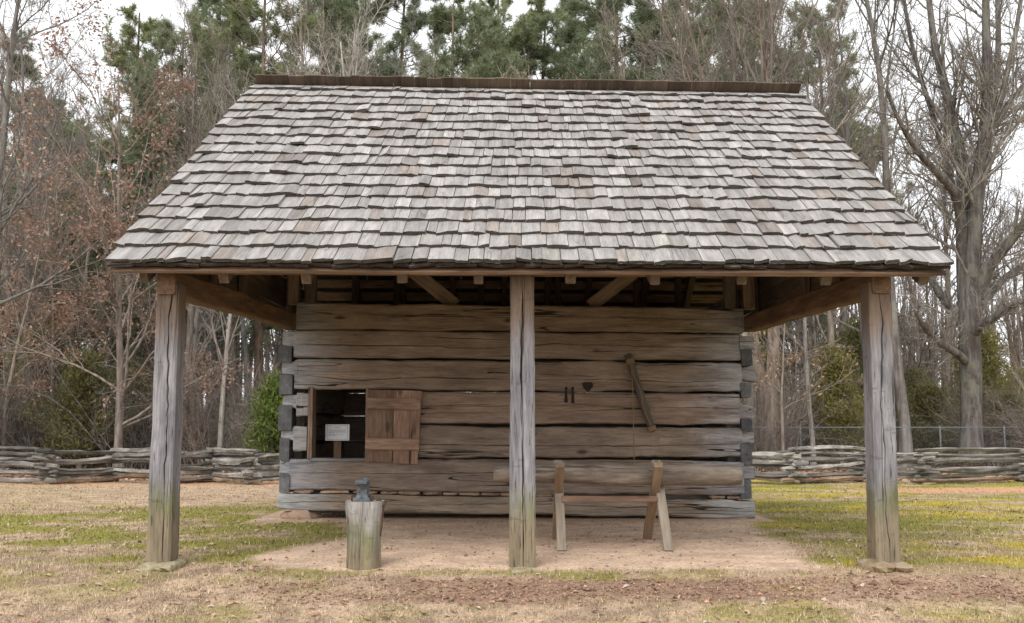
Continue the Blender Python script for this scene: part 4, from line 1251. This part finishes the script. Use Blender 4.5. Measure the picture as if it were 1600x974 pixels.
# --- pines
pk = [pine_tree(201, 18, .20, .40, .25, 48, 15), pine_tree(202, 20, .22, .50, .24, 42, 15), pine_tree(203, 17, .18, .30, .27, 56, 14)]
def pine(kind, px, py_top, Y, label, group=None, wide=1.0):
    H = (18, 20, 17)[kind]
    X = px_x(px, Y); s = (top_z(py_top, Y) - hz(X, Y)) / H
    plant('pine_tree', (('trunk', pk[kind][0]), ('crown', pk[kind][1])), X, Y, label, 'tree', group, trng.uniform(0, 6.28), s * wide, s)
pine(1, 165, 26, 44, 'tall pine with sparse grey green tufts left of the roof')
pine(2, 258, 62, 41, 'lower green pine just left of the roof slope')
pine(0, 335, 20, 40, 'dark green pine above the upper left roof corner')
pine(2, 405, -25, 37, 'broad green pine above the left end of the ridge', None, 1.1)
pine(1, 480, -45, 45, 'tall pine behind the reddish twiggy tree')
pine(0, 610, -20, 42, 'pine behind the pale forked tree')
pine(2, 690, 12, 39, 'rounded light green pine above the middle left of the ridge', None, 1.05)
pine(1, 790, 8, 50, 'grey green pine in the gap of white sky over the ridge')
pine(0, 845, 30, 52, 'pine beside the gap of white sky above the ridge')
pine(2, 905, 58, 50, 'low round pine between the gap of sky and the tall dark pine')
pine(2, 985, -60, 41, 'tall dark pine above the right half of the ridge', None, 1.1)
pine(0, 1060, -50, 38, 'dense pine crown above the right half of the ridge', None, 1.05)
pine(1, 1140, -40, 42, 'pine behind the wide bare tree at the ridge end')
pine(2, 1210, -20, 44, 'pine beyond the right end of the ridge')
pine(0, 1310, 30, 52, 'distant pine among the bare trees right of the roof')
pine(1, 20, 150, 46, 'dark pine at the left picture edge')
G2 = 'pines deep in the wood'
for i, (px, py, Y) in enumerate(((70, 200, 55), (215, 130, 58), (370, 60, 60), (540, 40, 62), (750, 70, 64), (930, 80, 62), (1100, 30, 60), (1390, 190, 64), (-30, 100, 56))):
    pine(i % 3, px, py, Y, 'distant pine behind the nearer trees ' + where(px, 30), G2, 1.1)

G5 = 'young pines low in the wood'
for i, (px, py, Y) in enumerate(((28, 330, 36), (95, 290, 39), (150, 390, 35), (235, 340, 37), (300, 400, 36), (-30, 260, 38), (60, 240, 43), (190, 230, 43), (275, 240, 42), (360, 300, 39), (1250, 380, 46), (1170, 360, 45))):
    pine(2, px, py, Y, 'young green pine low ' + where(px, Y), G5, 1.35)

# --- cedars and small evergreens under the trees
ck = [cedar_tree(301, 3.4, 1.5, M['cedar'], 0, 9), cedar_tree(302, 2.6, 1.5, M['cedar'], 0, 9), cedar_tree(303, 2.2, .95, M['cedar_bright'], 0, 7, .15)]
def cedar(kind, px, Y, label, group=None, s=1.0, sz=None):
    plant('cedar_tree', (('trunk', ck[kind][0]), ('crown', ck[kind][1])), px_x(px, Y), Y, label, 'tree', group, trng.uniform(0, 6.28), s, sz)
cedar(0, 1312, 28.0, 'dark olive cedar between log wall and right post', None, .95, .98)
cedar(2, 425, 24.5, 'small bright green evergreen beside the left end of the log wall', None, .9, 1.05)
cedar(1, 130, 27.5, 'broad olive cedar left of the left post', None, 1.15)
cedar(0, 60, 29.5, 'dark cedar behind the left stretch of rail fence', None, 1.2)
cedar(1, 205, 28.5, 'low olive cedar beside the left post', None, 1.0)
cedar(1, 1455, 30.5, 'olive undergrowth cedar left of the big tree', None, 1.0, .9)
cedar(1, 1575, 30.0, 'olive undergrowth cedar right of the big tree', None, 1.05, .8)
cedar(0, 1205, 33.0, 'green cedar half hidden beside the log wall end', None, 1.0)
cedar(0, -20, 33.0, 'green cedar at the left edge under the pines', None, 1.9)
G3 = 'evergreen undergrowth in the wood'
for i in range(22):
    Y = trng.uniform(31, 44); px = -80 + 1760 * ((i * .618034 + .3) % 1.0)
    cedar(int(trng.integers(0, 2)), px, Y, 'evergreen undergrowth among the trunks ' + where(px, Y), G3, trng.uniform(.8, 1.5))

# --- bare undergrowth, bushes of thin stems
def bush(seed, H, n, mat):
    rng = np.random.default_rng(seed)
    cm = TreeMesh()
    P = np.empty((n, 7, 3)); P[:, 0] = np.concatenate([rng.normal(0, .25, (n, 2)), np.zeros((n, 1))], 1)
    d = nrm(np.concatenate([rng.normal(0, .38, (n, 2)), np.ones((n, 1))], 1)); L = H * rng.uniform(.5, 1.1, n)
    for j in range(1, 7):
        d = nrm(d + .13 * rng.normal(size=(n, 3))); P[:, j] = P[:, j - 1] + d * (L / 6)[:, None]
    R = np.linspace(.014, .004, 7)[None] * rng.uniform(.7, 1.4, (n, 1)); cm.add(P, R, 4)
    P2, R2 = children(rng, P, R, 8, .15, (45, 14), .42, .2, .05, .17, 5, .6, .003); cm.add(P2, R2, 3)
    P3, R3 = children(rng, P2, R2, 5, .1, (42, 14), .5, .2, .02, .18, 4, .7, .002); cm.add(P3, R3, 3)
    return cm.mesh('bare_shrub', mat)
bk = [bush(401, 3.0, 26, M['twig_red']), bush(402, 2.4, 30, M['bark_brown']), bush(403, 3.6, 22, M['bark_grey'])]
G4 = 'bare shrubs along the edge of the wood'
for i in range(95):
    Y = trng.uniform(25.5, 38); px = -120 + 1840 * ((i * .618034 + .1) % 1.0)
    X = px_x(px, Y)
    bi = int(trng.integers(0, 3))
    o = link('bare_shrub', bk[bi], None, ('reddish', 'brown', 'tall grey')[bi] + ' leafless thin stemmed shrub ' + where(px, Y), 'shrub', G4, None, (X, Y, hz(X, Y) - .03), trng.uniform(0, 6.28))
    o.scale = [trng.uniform(.7, 1.25)] * 3

# --- the depth of the wood: a mass of far trunks and twigs nobody could count
rng_w = np.random.default_rng(77)
wm = TreeMesh(); NW = 620
Yw = 46 + 55 * rng_w.random(NW) ** .9
Xw = (rng_w.random(NW) * 2 - 1) * (Yw * .68)
Zw = height(Xw, Yw) - .1
Hw = rng_w.uniform(9, 17, NW)
Hw = np.where(Xw / Yw > .33, np.minimum(Hw, 9.5 + 3 * rng_w.random(NW)), Hw)
Hw = np.where((Xw / Yw > -.38) & (Xw / Yw < .1), np.minimum(Hw, 13), Hw)
Pw = np.empty((NW, 6, 3)); Pw[:, 0] = np.stack([Xw, Yw, Zw], 1)
dw = nrm(np.concatenate([rng_w.normal(0, .05, (NW, 2)), np.ones((NW, 1))], 1))
for j in range(1, 6):
    dw = nrm(dw + .03 * rng_w.normal(size=(NW, 3))); Pw[:, j] = Pw[:, j - 1] + dw * (Hw / 5)[:, None]
Rw = np.linspace(1, .2, 6)[None] * rng_w.uniform(.07, .2, (NW, 1)); wm.add(Pw, Rw, 5)
P2, R2 = children(rng_w, Pw, Rw, 14, .12, (48, 14), .26, .4, .10, .13, 5, .5, .012); wm.add(P2, R2, 3)
P3, R3 = children(rng_w, P2, R2, 6, .1, (42, 14), .5, .2, .05, .17, 4, .6, .007); wm.add(P3, R3, 3)
link('far_wood', wm.mesh('far_wood', M['bark_brown']), None, 'mass of bare trunks and twigs deep in the wood', 'wood', None, 'stuff')

# ------------------------------------------------------------------ grass, fallen leaves, clods of soil
def scatter(n, x0, x1, y0, y1, rng, pw=1.0):
    y = y0 + (y1 - y0) * rng.random(n) ** pw
    x = (rng.random(n) * 2 - 1) * (y * .60)
    return x, y
rg = np.random.default_rng(55)
xs, ys = zip(*[scatter(n, 0, 0, a, b, rg) for n, a, b in ((110000, 5.2, 8.0), (60000, 8.0, 12.5), (30000, 12.5, 21.0))])
xs, ys = np.concatenate(xs), np.concatenate(ys)
col, dens = zone(xs, ys)
keep = (rg.random(len(xs)) < dens * (.45 + .55 * fnoise(xs * 3, ys * 3, 81)))
keep &= ~((np.abs(xs) < 2.9) & (ys > 10.55) & (ys < 13.9))
xs, ys, col = xs[keep], ys[keep], col[keep]
zs_ = height(xs, ys); m = len(xs)
a = rg.uniform(0, 2 * np.pi, m)
lean = rg.uniform(.25, 1.4, m)
L = rg.uniform(.015, .042, m) * np.where(ys > 12, 1.5, 1.0)
wd = rg.uniform(.0016, .0034, m) * np.where(ys > 8, 1.7, 1.0)
dirv = np.stack([np.cos(a) * np.sin(lean), np.sin(a) * np.sin(lean), np.cos(lean)], 1)
sdv = np.stack([-np.sin(a), np.cos(a), np.zeros(m)], 1) * wd[:, None]
b0 = np.stack([xs, ys, zs_ - .002], 1)
V = np.stack([b0 - sdv, b0 + sdv, b0 + dirv * L[:, None]], 1).reshape(-1, 3)
straw = rg.random(m) < np.where(col[:, 1] / col[:, 0] > .85, .16, .45)
cc = np.where(straw[:, None], np.array((.50, .39, .265)) * rg.uniform(.45, 1.25, (m, 1)), col * rg.uniform(.55, 1.6, (m, 1)))
link('grass', mesh_np('grass', V, None, np.arange(m * 3).reshape(m, 3), np.repeat(cc, 3, 0), mat=M['grass']), None, 'short dormant grass and moss growing round the shed', 'grass', None, 'stuff')

def leaves(n, rng, y0, y1, size, cols, name, label):
    x, y = scatter(n, 0, 0, y0, y1, rng)
    k = (floor_mask(x, y) < .3) | (rng.random(n) < .04)
    k &= rng.random(n) < .25 + .75 * sstep(.45, .6, fnoise(x * .9, y * .9, 91))
    x, y = x[k], y[k]; n = len(x)
    z = height(x, y) + .008
    a = rng.uniform(0, 6.28, n); L = size * rng.uniform(.5, 1.3, n); W = L * rng.uniform(.35, .6, n)
    d = np.stack([np.cos(a), np.sin(a), rng.normal(0, .25, n)], 1) * (L / 2)[:, None]
    s = np.stack([-np.sin(a), np.cos(a), rng.normal(0, .25, n)], 1) * (W / 2)[:, None]
    c = np.stack([x, y, z], 1); up = np.array((0, 0, 1.)) * (L * .16)[:, None]
    V = np.stack([c - d, c - s + up, c + d, c + s + up], 1).reshape(-1, 3)
    i = np.arange(n)[:, None] * 4
    T = np.concatenate([i + np.array([[0, 1, 2]]), i + np.array([[0, 2, 3]])])
    pc = np.array(cols)[rng.integers(0, len(cols), n)] * rng.uniform(.7, 1.25, (n, 1))
    link(name, mesh_np(name, V, None, T, np.repeat(pc, 4, 0), mat=M['litter']), None, label, 'leaves', None, 'stuff')
leaves(5200, np.random.default_rng(61), 5.3, 19.5, .05, [(.40, .29, .19), (.42, .33, .25), (.34, .19, .12), (.36, .24, .15), (.42, .34, .27)], 'fallen_leaves', 'dry fallen leaves scattered over the grass')
leaves(14000, np.random.default_rng(62), 20.5, 34, .12, [(.26, .15, .09), (.34, .20, .12), (.20, .12, .08), (.40, .27, .18)], 'forest_litter', 'brown leaf litter on the floor of the wood')

# clods and bits in the drip line
rc = np.random.default_rng(63)
n = 9000
x = rc.uniform(-2.3, 3.6, n); y = 6.42 + .02 * x + rc.normal(0, .24, n)
k = rc.random(n) < strip_mask(x, y) + .12
x, y = x[k], y[k]
x = np.concatenate([x, rc.uniform(-1.9, 2.4, 900)]); y = np.concatenate([y, rc.uniform(6.9, 10.4, 900)]); n = len(x)
s = np.abs(rc.normal(0, .0055, n)) + .0025
s = np.where(rc.random(n) < .03, s * 2.0, s)
base = np.array([(1, 0, 0), (-1, 0, 0), (0, 1, 0), (0, -1, 0), (0, 0, 1), (0, 0, -1)], float)
V = base[None] * (s[:, None] * rc.uniform(.6, 1.3, (n, 3)))[:, None, :]
an = rc.uniform(0, 6.28, n); ca, sa = np.cos(an)[:, None], np.sin(an)[:, None]
V = V + rc.normal(0, .15, V.shape) * s[:, None, None]
V = np.stack([V[..., 0] * ca - V[..., 1] * sa, V[..., 0] * sa + V[..., 1] * ca, V[..., 2] * .7], -1)
V = (V + np.stack([x, y, height(x, y) + s * .25], 1)[:, None, :]).reshape(-1, 3)
T = (np.arange(n)[:, None, None] * 6 + np.array([(0, 2, 4), (2, 1, 4), (1, 3, 4), (3, 0, 4), (2, 0, 5), (1, 2, 5), (3, 1, 5), (0, 3, 5)])[None]).reshape(-1, 3)
tn = np.where(rc.random((n, 1)) < .3, np.array((1.7, 1.6, 1.5)), np.array((1.05, 1.0, .97))) * rc.uniform(.7, 1.2, (n, 1))
link('soil_clods', mesh_np('soil_clods', V, None, T, np.repeat(tn, 6, 0), gc=V, mat=M['clod']), None, 'crumbled bare soil and grit in the drip line before the shed', 'soil', None, 'stuff')
